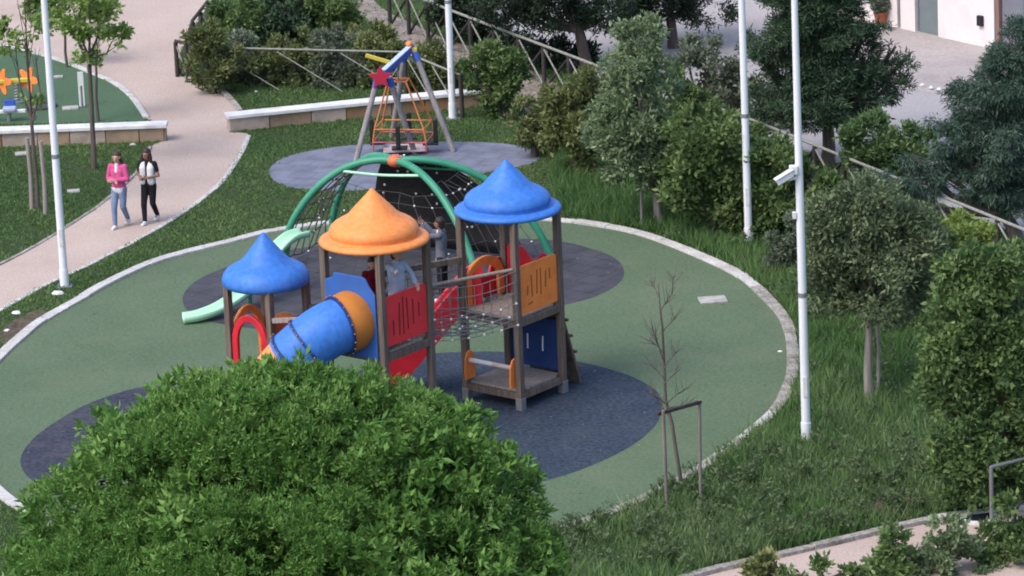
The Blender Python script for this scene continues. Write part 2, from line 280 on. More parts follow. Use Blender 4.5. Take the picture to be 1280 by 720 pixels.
# ------------------------------------------------------------------ mesh helpers
class MB:
    def __init__(self):
        self.v = []; self.f = []; self.mi = []; self.cur = 0

    def box(self, c, size, ax=None):
        c = Vector(c); ax = ax or (Vector((1, 0, 0)), Vector((0, 1, 0)), Vector((0, 0, 1)))
        h = [s / 2 for s in size]; n = len(self.v)
        for k in (-1, 1):
            for j in (-1, 1):
                for i in (-1, 1):
                    self.v.append(c + ax[0] * (i * h[0]) + ax[1] * (j * h[1]) + ax[2] * (k * h[2]))
        flip = ax[0].cross(ax[1]).dot(ax[2]) < 0
        for q in ((0, 2, 3, 1), (4, 5, 7, 6), (0, 1, 5, 4), (2, 6, 7, 3), (0, 4, 6, 2), (1, 3, 7, 5)):
            self.f.append(tuple(n + a for a in (reversed(q) if flip else q))); self.mi.append(self.cur)
        return self

    def bar(self, p0, p1, wd, ht=None, up=(0, 0, 1)):
        p0, p1 = Vector(p0), Vector(p1); d = p1 - p0; L = d.length; d.normalize()
        u = Vector(up)
        if abs(d.dot(u)) > 0.98: u = Vector((1, 0, 0))
        s = d.cross(u).normalized(); t = s.cross(d).normalized()
        return self.box((p0 + p1) / 2, (L, wd, ht or wd), (d, s, t))

    def tube(self, pts, r, n=8, caps=True, closed=False):
        pts = [Vector(p) for p in pts]; m = len(pts)
        rs = r if isinstance(r, (list, tuple)) else [r] * m
        T = []
        for i in range(m):
            if closed: t = pts[(i + 1) % m] - pts[i - 1]
            else: t = pts[min(i + 1, m - 1)] - pts[max(i - 1, 0)]
            T.append(t.normalized() if t.length > 1e-9 else Vector((0, 0, 1)))
        ref = Vector((0, 0, 1)) if abs(T[0].z) < 0.9 else Vector((1, 0, 0))
        a = T[0].cross(ref).normalized(); base = len(self.v)
        for i in range(m):
            a = (a - T[i] * a.dot(T[i]))
            a = a.normalized() if a.length > 1e-6 else T[i].orthogonal().normalized()
            b = T[i].cross(a)
            for k in range(n):
                th = 2 * math.pi * k / n
                self.v.append(pts[i] + (a * math.cos(th) + b * math.sin(th)) * rs[i])
        for i in range(m if closed else m - 1):
            j = (i + 1) % m
            for k in range(n):
                k2 = (k + 1) % n
                self.f.append((base + i * n + k, base + i * n + k2, base + j * n + k2, base + j * n + k)); self.mi.append(self.cur)
        if caps and not closed:
            c0 = len(self.v); self.v += [v.copy() for v in self.v[base:base + n]]; c1 = len(self.v); self.v += [v.copy() for v in self.v[base + (m - 1) * n:base + m * n]]
            self.f.append(tuple(c0 + k for k in reversed(range(n)))); self.mi.append(self.cur)
            self.f.append(tuple(c1 + k for k in range(n))); self.mi.append(self.cur)
        return self

    def lathe(self, prof, c, n=32, axis=None):
        c = Vector(c); base = len(self.v); m = len(prof)
        ax = axis or (Vector((1, 0, 0)), Vector((0, 1, 0)), Vector((0, 0, 1)))
        for (r, z) in prof:
            for k in range(n):
                th = 2 * math.pi * k / n
                self.v.append(c + ax[0] * (r * math.cos(th)) + ax[1] * (r * math.sin(th)) + ax[2] * z)
        for i in range(m - 1):
            for k in range(n):
                k2 = (k + 1) % n
                self.f.append((base + i * n + k, base + i * n + k2, base + (i + 1) * n + k2, base + (i + 1) * n + k)); self.mi.append(self.cur)
        if prof[0][0] > 1e-4: self.f.append(tuple(base + k for k in reversed(range(n)))); self.mi.append(self.cur)
        if prof[-1][0] > 1e-4: self.f.append(tuple(base + (m - 1) * n + k for k in range(n))); self.mi.append(self.cur)
        return self

    def prism(self, outline, org, ax, ay, th):
        """outline (a,b) list in the plane org + a*ax + b*ay, thickness th along ax x ay (centred)"""
        org, ax, ay = Vector(org), Vector(ax), Vector(ay); nz = ax.cross(ay).normalized(); n = len(outline); b = len(self.v)
        for s in (-0.5, 0.5):
            for (x, y) in outline: self.v.append(org + ax * x + ay * y + nz * (s * th))
        self.f.append(tuple(b + k for k in reversed(range(n)))); self.mi.append(self.cur)
        self.f.append(tuple(b + n + k for k in range(n))); self.mi.append(self.cur)
        for k in range(n):
            k2 = (k + 1) % n
            self.f.append((b + k, b + k2, b + n + k2, b + n + k)); self.mi.append(self.cur)
        return self

    def ball(self, c, r, n=10, m=7, sq=(1, 1, 1)):
        c = Vector(c); base = len(self.v)
        for i in range(m + 1):
            ph = math.pi * i / m
            rr, z = max(math.sin(ph), 1e-3), -math.cos(ph)
            for k in range(n):
                th = 2 * math.pi * k / n
                self.v.append(c + Vector((rr * math.cos(th) * r * sq[0], rr * math.sin(th) * r * sq[1], z * r * sq[2])))
        for i in range(m):
            for k in range(n):
                k2 = (k + 1) % n
                self.f.append((base + i * n + k, base + i * n + k2, base + (i + 1) * n + k2, base + (i + 1) * n + k)); self.mi.append(self.cur)
        return self

    def build(self, name, mats, parent=None, bevel=0.0, smooth=False, seg=2):
        off = ORG.get(parent, Vector((0, 0, 0))) if parent is not None else Vector((0, 0, 0))
        me = bpy.data.meshes.new(name)
        me.from_pydata([tuple(v - off) for v in self.v], [], self.f)
        if not isinstance(mats, (list, tuple)): mats = [mats]
        for m in mats: me.materials.append(m)
        if len(mats) > 1: me.polygons.foreach_set('material_index', self.mi)
        if smooth: me.polygons.foreach_set('use_smooth', [True] * len(me.polygons))
        me.validate(); me.update()
        o = bpy.data.objects.new(name, me); COL.objects.link(o)
        if parent is not None: o.parent = parent; ORG[o] = off
        if bevel:
            bm = o.modifiers.new('bevel', 'BEVEL'); bm.width = bevel; bm.segments = seg; bm.limit_method = 'ANGLE'; bm.angle_limit = math.radians(40)
        return o


ORG = {}


def beads(parent, name, pts, r, m, n=7, k=5):
    me = None
    for p in pts:
        if me is None:
            mb = MB(); mb.ball((0, 0, 0), r, n, k); o = mb.build(name, m, None, smooth=True); me = o.data
        else: o = bpy.data.objects.new(name, me); COL.objects.link(o)
        o.parent = parent; o.location = Vector(p) - ORG[parent]


def tag(o, label=None, cat=None, group=None, kind=None):
    if label: o['label'] = label
    if cat: o['category'] = cat
    if group: o['group'] = group
    if kind: o['kind'] = kind
    return o


def thing(name, label, cat, loc=(0, 0, 0), group=None):
    o = bpy.data.objects.new(name, None); COL.objects.link(o); o.location = loc; o.empty_display_size = 0.2
    ORG[o] = Vector(loc)
    return tag(o, label, cat, group)


def rebase(o, loc):
    """moves the origin of a single-mesh thing to loc without moving the mesh"""
    loc = Vector(loc); o.data.transform(Matrix.Translation(-loc)); o.location = loc
    return o


def copy_tree(o, loc, label, parent=None):
    c = o.copy(); COL.objects.link(c)
    if parent is None:
        c.location = loc
        if label: c['label'] = label
    else: c.parent = parent
    for ch in list(o.children): copy_tree(ch, None, None, c)
    return c


def spline(pts, closed=False, per=8):
    """Catmull-Rom through points"""
    P = [Vector(p) for p in pts]; n = len(P); res = []
    rng = range(n) if closed else range(n - 1)
    for i in rng:
        if closed: a, b, c, d = P[i - 1], P[i], P[(i + 1) % n], P[(i + 2) % n]
        else: a, b, c, d = P[max(i - 1, 0)], P[i], P[i + 1], P[min(i + 2, n - 1)]
        for k in range(per):
            t = k / per
            res.append(0.5 * ((2 * b) + (c - a) * t + (2 * a - 5 * b + 4 * c - d) * t * t + (3 * b - a - 3 * c + d) * t ** 3))
    if not closed: res.append(P[-1])
    return res


def sheet(name, pts, z, m):
    bm = bmesh.new()
    vs = [bm.verts.new((p[0], p[1], z)) for p in pts]
    f = bm.faces.new(vs); f.normal_update()
    if f.normal.z < 0: f.normal_flip()
    bmesh.ops.triangulate(bm, faces=bm.faces[:])
    me = bpy.data.meshes.new(name); bm.to_mesh(me); bm.free(); me.materials.append(m)
    o = bpy.data.objects.new(name, me); COL.objects.link(o)
    return tag(o, kind='structure')


def kerb(name, pts, wd, z, mats, closed, block=0.9, seed=1, dirty=None):
    rnd = random.Random(seed); mb = MB(); n = len(pts)
    P = [Vector((p[0], p[1], 0)) for p in pts]
    cnt = n if closed else n - 1
    # resample by arc length
    seq = P + ([P[0]] if closed else [])
    acc = [0]
    for i in range(1, len(seq)): acc.append(acc[-1] + (seq[i] - seq[i - 1]).length)
    L = acc[-1]; k = max(1, int(L / block))

    def pt(s):
        s = max(0, min(L, s))
        for i in range(1, len(seq)):
            if acc[i] >= s: break
        t = (s - acc[i - 1]) / max(acc[i] - acc[i - 1], 1e-9)
        return seq[i - 1].lerp(seq[i], t), (seq[i] - seq[i - 1]).normalized()
    for j in range(k):
        s0, s1 = L * j / k + 0.006, L * (j + 1) / k - 0.006
        zz = z + rnd.uniform(-0.008, 0.008); ww = wd * rnd.uniform(0.94, 1.06)
        sub = 3; ring = []
        for q in range(sub + 1):
            c, t = pt(s0 + (s1 - s0) * q / sub); s = Vector((-t.y, t.x, 0))
            ring.append((c - s * ww / 2, c + s * ww / 2))
        b = len(mb.v); mb.cur = 1 if dirty and dirty((pt((s0 + s1) / 2))[0]) else 0
        for (l, r) in ring:
            mb.v += [l + Vector((0, 0, -0.05)), l + Vector((0, 0, zz)), r + Vector((0, 0, zz)), r + Vector((0, 0, -0.05))]
        for q in range(sub):
            a, c = b + q * 4, b + q * 4 + 4
            for e in range(3):
                mb.f.append((a + e, c + e, c + e + 1, a + e + 1)); mb.mi.append(mb.cur)
        mb.f.append((b, b + 1, b + 2, b + 3)); mb.mi.append(mb.cur)
        e = b + sub * 4; mb.f.append((e + 3, e + 2, e + 1, e)); mb.mi.append(mb.cur)
    o = mb.build(name, mats, bevel=0.012)
    bm = bmesh.new(); bm.from_mesh(o.data); bmesh.ops.recalc_face_normals(bm, faces=bm.faces[:]); bm.to_mesh(o.data); bm.free()
    return tag(o, kind='structure')


def np_mesh(name, V, nq, mats, tint=None, parent=None, tri=False):
    """V: (n*k,3) with k = 4 (quads) or 3 (triangles), faces in order"""
    off = np.array(ORG.get(parent, Vector((0, 0, 0))) if parent is not None else (0, 0, 0), dtype=np.float64)
    V = (V - off).astype(np.float32); k = 3 if tri else 4; nf = len(V) // k
    me = bpy.data.meshes.new(name)
    me.vertices.add(len(V)); me.vertices.foreach_set('co', V.ravel())
    me.loops.add(nf * k); me.loops.foreach_set('vertex_index', np.arange(nf * k, dtype=np.int32))
    me.polygons.add(nf); me.polygons.foreach_set('loop_start', np.arange(0, nf * k, k, dtype=np.int32))
    me.materials.append(mats)
    me.update(calc_edges=True)
    if tint is not None:
        a = me.attributes.new('tint', 'FLOAT', 'POINT'); a.data.foreach_set('value', np.repeat(tint, k).astype(np.float32))
    o = bpy.data.objects.new(name, me); COL.objects.link(o)
    if parent is not None: o.parent = parent; ORG[o] = Vector(off)
    return o


def unit(a):
    return a / np.maximum(np.linalg.norm(a, axis=1, keepdims=True), 1e-9)


def leaves(lobes, clumps, per, clump_r, ln, wd, seed, shell=0.45, up=0.25, droop=0.0, out=0.8, gap=0.0, tuft=False, bump=0.22, spread=0.9, flat=1.0, sub=None, subr=(.20, .40), stray=.10):
    """lobes: list of (centre, rx, ry, rz). Leaf-shaped quads gathered in clumps; the clumps sit on boughs spread over the lobes."""
    rg = np.random.default_rng(seed)
    wts = np.array([l[1] * l[3] for l in lobes], float) ** 0.68; wts /= wts.sum()
    K = sub or max(30, clumps // 16)
    idx = rg.choice(len(lobes), K, p=wts)
    C = np.array([tuple(l[0]) for l in lobes])[idx]; Rr = np.array([(l[1], l[2], l[3]) for l in lobes])[idx]
    d = unit(rg.normal(size=(K, 3)))
    rho = shell + (1 - shell) * rg.random(K) ** 0.5
    rho *= 1 + bump * rg.normal(size=K) * .5
    rho = np.where(rg.random(K) < stray, rho * rg.uniform(1.05, 1.3, K), rho)
    P0 = C + d * Rr * rho[:, None] * .93
    rs = np.clip(Rr.mean(1) * rg.uniform(subr[0], subr[1], K), .07, .5)
    if gap:
        keep = rg.random(K) > gap * .55; P0, d, rs = P0[keep], d[keep], rs[keep]
    st = rg.random(len(P0))
    p2 = rs ** 1.7; p2 /= p2.sum()
    ci = rg.choice(len(P0), clumps, p=p2)
    d2 = unit(rg.normal(size=(clumps, 3)) + d[ci] * .75 + np.array([0, 0, .35]))
    r2 = .35 + .7 * rg.random(clumps) ** .6
    P = P0[ci] + d2 * (rs[ci] * r2)[:, None] * np.array([1.1, 1.1, .85 * flat])
    nC = clumps; outd = unit(d2 + d[ci] * .6)
    ct = rg.random(nC)
    n = nC * per
    Pc = np.repeat(P, per, 0); Oc = np.repeat(outd, per, 0); tc = np.repeat(.5 * ct + .5 * st[ci], per)
    rnd = rg.normal(size=(n, 3))
    L = ln * rg.uniform(0.55, 1.3, n); W_ = wd * rg.uniform(0.7, 1.3, n)
    if tuft:
        axis = Oc * out + np.array([0, 0, up]) + 0.25 * np.repeat(rg.normal(size=(nC, 3)), per, 0)
        dirv = unit(unit(axis) + rnd * spread * 0.5)
        pos = Pc + rg.normal(size=(n, 3)) * clump_r
    else:
        pos = Pc + unit(rnd) * (clump_r * rg.random((n, 1)) ** 0.4) * np.array([1, 1, flat])
        dirv = unit(Oc * out + rg.normal(size=(n, 3)) * spread + np.array([0, 0, up - droop]))
    side = unit(np.cross(dirv, rg.normal(size=(n, 3)) + np.array([0, 0, 0.6])))
    nrm = np.cross(dirv, side)
    V = np.empty((n, 4, 3))
    V[:, 0] = pos; V[:, 2] = pos + dirv * L[:, None] + np.array([0, 0, -1]) * (droop * L * 0.4)[:, None]
    mid = pos + dirv * (L * 0.45)[:, None] + nrm * (L * 0.08)[:, None]
    V[:, 1] = mid + side * (W_ / 2)[:, None]; V[:, 3] = mid - side * (W_ / 2)[:, None]
    t = 0.6 * tc + 0.4 * rg.random(n)
    return V.reshape(-1, 3), t


def lobes_px(base, specs, depth=1.0):
    """specs (cx, cy, rx, ry[, dy]) in picture units about a plant standing at base -> lobes in metres"""
    res = []
    for s in specs:
        dy = s[4] if len(s) > 4 else 0.0
        c = Wd(s[0], s[1], base.y + dy); k = scale_at(c)
        res.append((c, s[2] / k, depth * (s[2] + s[3]) / 2 / k, s[3] / k / cp))
    return res


def plant(name, label, cat, base_px, specs, leaf, clumps, per, clump_r, ln, wd, seed, trunks=None, bark='bark', tr=0.08, group=None, depth=0.9, limbs=True, wood='trunk', ground_z=0, crown='crown', **kw):
    """a tree or shrub: trunk with limbs into every lobe, and a crown of leaves"""
    B = G(*base_px)
    B.z = ground_z
    t = thing(name, label, cat, B, group)
    lob = lobes_px(B, specs, depth)
    mb = MB(); rnd = random.Random(seed)
    zc = min(l[0].z - 0.3 * l[3] for l in lob); zc = max(zc, 0.25)
    fork = Vector((B.x + rnd.uniform(-.05, .05), B.y, max(0.2, zc)))
    cx = sum(l[0].x for l in lob) / len(lob)
    fork.x = B.x * 0.6 + cx * 0.4 if abs(cx - B.x) < 1.5 else B.x
    mb.tube([B + Vector((0, 0, -0.05)), B.lerp(fork, .35) + Vector((rnd.uniform(-.03, .03), 0, 0)), B.lerp(fork, .7), fork], [tr * 1.25, tr * 1.05, tr * .95, tr * .85], 8)
    for l in lob:
        e = l[0] + Vector((0, 0, l[3] * 0.25)); s = fork.copy(); s.z = max(fork.z - .1, 0.1)
        m = s.lerp(e, .5) + Vector((rnd.uniform(-.15, .15), rnd.uniform(-.15, .15), -0.1 * (e - s).length))
        mb.tube([s, m, e], [tr * .7, tr * .45, tr * .15], 6, caps=False)
        for q in range(3):
            dirv = Vector((rnd.uniform(-1, 1), rnd.uniform(-1, 1), rnd.uniform(-.2, 1)))
            mb.tube([m.lerp(e, .3 * q + .1), l[0] + Vector((dirv.x * l[1], dirv.y * l[2], dirv.z * l[3])) * .6], [tr * .28, tr * .08], 5, caps=False)
    mb.build(wood, MT[bark], t, smooth=True)
    V, ti = leaves(lob, clumps, per, clump_r, ln, wd, seed, **kw)
    keep = V.reshape(-1, 4, 3)[:, :, 2].min(axis=1) > 0.01
    V = V.reshape(-1, 4, 3)[keep].reshape(-1, 3); ti = ti[keep]
    np_mesh(crown, V, 4, LF[leaf], ti, t)
    return t


# ------------------------------------------------------------------ the setting: ground, pads, paths, kerbs
gm = MB(); gm.box((0, 200, -0.5), (1600, 1600, 1.0)); tag(gm.build('ground', MT['ground']), kind='structure')

ring_px = [(0, 446), (24, 424), (53, 401), (101, 374), (130, 357), (180, 333), (226, 318), (288, 303), (344, 289), (420, 279), (520, 272), (610, 271),
           (697, 276), (740, 281), (780, 288), (820, 299), (878, 322), (927, 346), (958, 373), (982, 402), (991, 438), (989, 473), (973, 509), (949, 533),
           (915, 560), (867, 592), (833, 610), (767, 641), (700, 661), (640, 676), (540, 695), (400, 712), (280, 712), (170, 696), (90, 668), (34, 640), (0, 617), (-32, 580), (-46, 530), (-34, 485)]
ring = spline([G(*p) for p in ring_px], True, 6)
sheet('playground_ground', ring, 0.006, MT['green_rubber'])
kerb('kerb', ring, 0.22, 0.05, [MT['kerb'], MT['kerb_dirty']], True, 0.8, 3, dirty=lambda p: p.x > 4.6 and p.y < 0.5 or (p.y < -10 and p.x > 0))

padA = spline([G(*p) for p in [(600, 440), (660, 443), (710, 450), (762, 462), (802, 477), (826, 497), (822, 528), (790, 557), (740, 582), (690, 599), (640, 609), (560, 610), (480, 596), (420, 565), (400, 520), (430, 475), (500, 447)]], True, 6)
sheet('dark_blue_rubber_ground', padA, 0.010, MT['blue_rubber'])
padB = spline([G(*p) for p in [(192, 483), (150, 491), (100, 510), (52, 540), (29, 565), (27, 585), (44, 603), (72, 607), (125, 602), (200, 585), (270, 550), (290, 515), (250, 489)]], True, 6)
sheet('purple_rubber_ground', padB, 0.010, MT['purple_rubber'])
padC = spline([G(*p) for p in [(228, 374), (242, 354), (276, 337), (330, 320), (400, 307), (500, 300), (600, 298), (690, 301), (738, 311), (770, 324), (780, 342), (766, 360), (728, 376), (660, 390), (560, 402), (450, 408), (340, 412), (275, 405), (240, 393)]], True, 6)
sheet('slate_rubber_ground', padC, 0.010, MT['slate_rubber'])
padD = spline([G(*p) for p in [(336, 214), (350, 200), (382, 190), (440, 182), (520, 178), (600, 178), (650, 183), (676, 194), (664, 205), (620, 214), (560, 226), (480, 236), (420, 239), (370, 236), (345, 228)]], True, 6)
sheet('lavender_tile_ground', padD, 0.010, MT['lavender_tiles'])

path_left = [(-160, 395), (-60, 358), (0, 331), (40, 310), (75, 289), (121, 259), (160, 227), (178, 205), (188, 184), (203, 176), (207, 166), (200, 156), (182, 147), (165, 122), (142, 104), (122, 95), (80, 78), (40, 66), (0, 58), (-160, 20)]
path_right = [(-160, 455), (-60, 417), (0, 388), (61, 355), (122, 326), (190, 290), (238, 260), (274, 231), (300, 195), (311, 170), (300, 166), (286, 164), (292, 145), (298, 136), (289, 126), (267, 107), (233, 98), (222, 88), (228, 60), (252, 20), (290, -40), (330, -90)]
lp = spline([G(*p) for p in path_left], False, 4); rp = spline([G(*p) for p in path_right], False, 4)
sheet('path', lp + [G(-160, -90)] + list(reversed(rp)), 0.005, MT['path'])
low_px = [(820, 736), (880, 718), (940, 704), (1000, 690), (1060, 676), (1130, 659), (1190, 647), (1240, 641), (1320, 628)]
low = spline([G(*p) for p in low_px], False, 4)
sheet('path', low + [G(1320, 800), G(700, 800)], 0.005, MT['path'])
kerb('kerb', low, 0.16, 0.08, [MT['kerb_dirty'], MT['kerb']], False, 0.7, 5, dirty=lambda p: p.x > 6.4)
# edgings of the upper path
kerb('kerb', spline([G(*p) for p in [(-160, 455), (-60, 417), (0, 388), (61, 355), (122, 326), (190, 290), (238, 260), (274, 231), (300, 195), (311, 170)]], False, 6), 0.11, 0.025, [MT['kerb']], False, 0.5, 7)
kerb('kerb', spline([G(*p) for p in [(-60, 358), (0, 331), (40, 310), (75, 289), (121, 259), (160, 227), (178, 205), (188, 184)]], False, 6), 0.08, 0.03, [MT['kerb_dirty']], False, 0.5, 8)
kerb('kerb', spline([G(*p) for p in [(183, 148), (165, 122), (142, 104), (122, 95), (80, 78), (40, 66), (0, 58)]], False, 6), 0.13, 0.05, [MT['kerb']], False, 0.8, 9)
kerb('kerb', spline([G(*p) for p in [(300, 140), (289, 126), (267, 107), (233, 98)]], False, 6), 0.13, 0.06, [MT['kerb_dirty']], False, 0.5, 10)
upg = spline([G(*p) for p in [(182, 150), (165, 123), (142, 105), (122, 96), (80, 79), (40, 67), (0, 59), (-120, 30)]], False, 5)
sheet('upper_playground_ground', upg + [G(-120, 158), G(180, 152)], 0.0065, MT['green_rubber_up'])

# lane and yard beyond the long fence, patches of bare earth
lane = [(430, -60), (560, 20), (745, 92), (950, 168), (1130, 236), (1290, 300), (1400, 350), (1400, -200), (430, -200)]
sheet('road', [G(*p) for p in lane], 0.004, MT['road'])
yard = [(1020, -20), (1040, 40), (1060, 70), (1130, 112), (1200, 122), (1260, 118), (1340, 140), (1400, 120), (1400, -40), (1200, -60)]
sheet('yard_pavement', [G(*p) for p in yard], 0.009, MT['yard'])
e1p = spline([G(*p) for p in [(455, -10), (480, 12), (520, 32), (560, 50), (600, 62), (640, 78), (690, 102), (712, 125), (704, 150), (672, 160), (650, 130), (610, 95), (560, 75), (510, 58), (470, 36), (440, 5)]], True, 4)
sheet('bare_earth_ground', e1p, 0.007, MT['dirt'])
e2p = spline([G(*p) for p in [(1085, 628), (1110, 620), (1140, 620), (1165, 630), (1160, 642), (1130, 650), (1100, 652), (1078, 642)]], True, 4)
sheet('brown_earth_ground', e2p, 0.007, MT['brown_dirt'])
e3p = spline([G(*p) for p in [(1, 415), (18, 400), (45, 388), (60, 392), (40, 404), (22, 418), (5, 432)]], True, 4)
sheet('bare_earth_ground', e3p, 0.007, MT['brown_dirt'])


# ------------------------------------------------------------------ low walls
def low_wall(a_px, b_px, ht, label):
    a, b = G(*a_px), G(*b_px); d = (b - a).normalized(); s = Vector((-d.y, d.x, 0))
    if s.y < 0: s = -s
    t = thing('low_wall', label, 'low wall', (a + b) / 2, 'low stone walls beside the path')
    L = (b - a).length
    mb = MB(); rnd = random.Random(int(a_px[0]) + 5); x = 0.0
    while x < L - 0.02:                                   # facing of uneven stone blocks
        wl = min(rnd.uniform(0.45, 1.05), L - x)
        mb.cur = rnd.choice([0, 0, 1, 2])
        mb.box(a + d * (x + wl / 2) + s * (0.16 + rnd.uniform(-.012, .012)) + Vector((0, 0, (ht - .07) / 2 - .02)), (wl - 0.012, 0.30, ht - 0.07 + .04), (d, s, Vector((0, 0, 1))))
        x += wl
    mb.build('stone_facing', [MT['stone_a'], MT['stone_b'], MT['stone_c']], t, bevel=0.015)
    c = MB(); c.box((a + b) / 2 + s * 0.16 + Vector((0, 0, ht - 0.03)), (L + .06, 0.40, 0.08), (d, s, Vector((0, 0, 1))))
    c.build('coping', MT['coping'], t, bevel=0.012)
    return t


MT['cover'] = mat('weathered_cover', (0.47, 0.46, 0.45), (0.38, 0.37, 0.36), 5, 0.9, 0.2, 0.1, dirt=(0.2, 0.19, 0.17), dirt_scale=4, dirt_amt=0.6)
MT['stone_a'] = mat('tan_wall_stone', (0.36, 0.265, 0.19), (0.28, 0.20, 0.145), 3, 0.95, 0.5, 0.1, dirt=(0.12, 0.10, 0.08), dirt_scale=2.5, dirt_amt=0.5)
MT['stone_b'] = mat('pale_wall_stone', (0.45, 0.38, 0.33), (0.36, 0.30, 0.255), 3, 0.95, 0.5, 0.1, dirt=(0.15, 0.12, 0.1), dirt_scale=2.5, dirt_amt=0.5)
MT['stone_c'] = mat('ochre_wall_stone', (0.30, 0.185, 0.105), (0.24, 0.15, 0.09), 3, 0.95, 0.5, 0.1, dirt=(0.12, 0.09, 0.07), dirt_scale=2.5, dirt_amt=0.5)
low_wall((-70, 187), (208, 177), 0.38, 'low stone wall with white coping in front of the upper green play area')
low_wall((287, 165), (602, 133), 0.36, 'low stone wall with white coping running from the path to the bushes')


# ------------------------------------------------------------------ fences
def fence(nodes, ht, bay, label, rail_m='fencepale', posts=True, dark_brace=True, r=0.034, br=.022):
    P = [G(*p) for p in nodes]
    t = thing('crossed_timber_fence', label, 'fence', P[0])
    first = True
    for i in range(len(P) - 1):
        a, b = P[i], P[i + 1]; n = max(1, round((b - a).length / bay))
        MB().tube([a + Vector((0, 0, ht)), b + Vector((0, 0, ht))], r, 8).build('top_rail', MT[rail_m], t, smooth=True)
        for k in range(n):
            p, q = a.lerp(b, k / n), a.lerp(b, (k + 1) / n)
            if posts or k == 0: MB().tube([p + Vector((0, 0, -.05)), p + Vector((0, 0, ht - .03))], 0.05, 8).build('post', MT['fencedark'], t, smooth=True)
            MB().tube([p + Vector((0, 0, ht - .06)), q + Vector((0, 0, .05))], br, 6).build('brace', MT['fencepale'], t, smooth=True)
            if dark_brace:
                off = Vector((0.03, 0.06, 0))
                MB().tube([p + Vector((0, 0, .05)) + off, q + Vector((0, 0, ht - .06)) + off], 0.032, 6).build('brace', MT['fencedark'], t, smooth=True)
    q = P[-1]; MB().tube([q + Vector((0, 0, -.05)), q + Vector((0, 0, ht + .02))], 0.05, 8).build('post', MT['fencedark'], t, smooth=True)
    return t


fence([(488, 33), (560, 64), (745, 137), (950, 212), (1330, 372)], 1.02, 1.2, 'long crossed timber fence with pale top rail along the lane')
fence([(270, 113), (508, 119), (578, 149)], 1.0, 1.75, 'crossed timber fence with pale rail in front of the hedge', posts=False, dark_brace=False, r=.024, br=.015)
fence([(222, 96), (235, 99), (243, 70), (262, 45)], 0.85, 0.9, 'short dark crossed timber fence at the bend of the pink path', rail_m='fencedark', r=0.04)

# ------------------------------------------------------------------ house, pot, stones
ha, hb = G(1040, 17), G(1243, 62)
hd = (hb - ha).normalized(); hs = Vector((-hd.y, hd.x, 0)); hs = hs if hs.y > 0 else -hs
house = thing('house', 'white plastered house with a grey green door behind the yard', 'house', ha)
Hh = 3.4; HL = (hb - ha).length; Z = Vector((0, 0, 1))


def hx(px, line=0):                                       # distance along the wall of picture column px at its foot
    best = min((abs(((lambda P: (lambda c: 640 + FPX * (c.dot(RIGHT)) / c.dot(FWD))(P - CAM))(ha + hd * (HL * k / 400))) - px), HL * k / 400) for k in range(401))
    return best[1]


x_d0, x_d1, x_s0, x_s1 = hx(1146), hx(1173), hx(1122), hx(1126)
wl = MB()
for (p, q, z0, z1) in ((-2.5, x_s0, 0, Hh), (x_s0, x_s1, 2.3, Hh), (x_s1, x_d0 - .06, 0, Hh), (x_d0 - .06, x_d1, 2.2, Hh), (x_d1, HL, 0, Hh)):
    wl.box(ha + hd * ((p + q) / 2) + hs * 0.15 + Z * ((z0 + z1) / 2), (q - p, 0.3, z1 - z0), (hd, hs, Z))
wl.box(ha + hd * (HL - .15) + hs * 2.8 + Z * (Hh / 2), (0.3, 5.0, Hh), (hd, hs, Z))
wl.box(ha + hd * (-2.35) + hs * 2.8 + Z * (Hh / 2), (0.3, 5.0, Hh), (hd, hs, Z))
wl.box(ha + hd * (HL / 2 - 1.25) + hs * 5.45 + Z * (Hh / 2), (HL + 2.5, 0.3, Hh), (hd, hs, Z))
wl.build('wall', MT['plaster'], house)
rf = MB(); rf.box(ha + hd * (HL / 2 - 1.25) + hs * 2.75 + Z * (Hh + .12), (HL + 3.1, 6.4, 0.2), (hd, hs, Z)); rf.build('roof', MT['terracotta'], house, bevel=0.02)
dr = MB(); dr.box(ha + hd * ((x_d0 + x_d1) / 2) + hs * 0.10 + Z * 1.1, (x_d1 - x_d0 - .01, 0.06, 2.19), (hd, hs, Z)); door = dr.build('door', MT['door'], house, bevel=0.01)
MB().bar(ha + hd * (x_d0 + .1) + hs * 0.04 + Z * 1.0, ha + hd * (x_d0 + .22) + hs * 0.04 + Z * 1.0, .03).build('handle', MT['steel'], door, bevel=.005)
jb = MB(); jb.box(ha + hd * (x_d0 - .03) + hs * 0.2 + Z * 1.1, (0.055, 0.16, 2.19), (hd, hs, Z)); jb.build('jamb_shadow', MT['dark'], house)  # near-black strip paints the shadow of the door jamb
sl = MB(); sl.box(ha + hd * ((x_s0 + x_s1) / 2) + hs * 0.2 + Z * 1.15, (x_s1 - x_s0, 0.1, 2.29), (hd, hs, Z)); sl.build('opening_shade', MT['dark'], house)  # near-black block paints the darkness inside a narrow wall opening
mbx = MB(); xb = hx(1227); mbx.box(ha + hd * xb + hs * -0.04 + Z * 0.62, (0.16, 0.09, 0.24), (hd, hs, Z)); mbx.build('meter_box', MT['dark'], house, bevel=.01)
# porch at the corner: red brown beam on a post, over a dark recess
pc = ha + hd * (HL + .12)
MB().box(pc + hs * .05 + Z * .75, (0.10, 0.12, 1.5), (hd, hs, Z)).build('porch_post', MT['brownpost'], house, bevel=.01)
MB().box(pc + hd * .9 + hs * -.03 + Z * 1.6, (2.4, 0.18, 0.2), (hd, hs, Z)).build('porch_beam', MT['redbrown'], house, bevel=.01)
MB().box(pc + hd * 1.2 + hs * .8 + Z * .75, (2.2, 0.1, 1.5), (hd, hs, Z)).build('porch_back', MT['dark'], house)

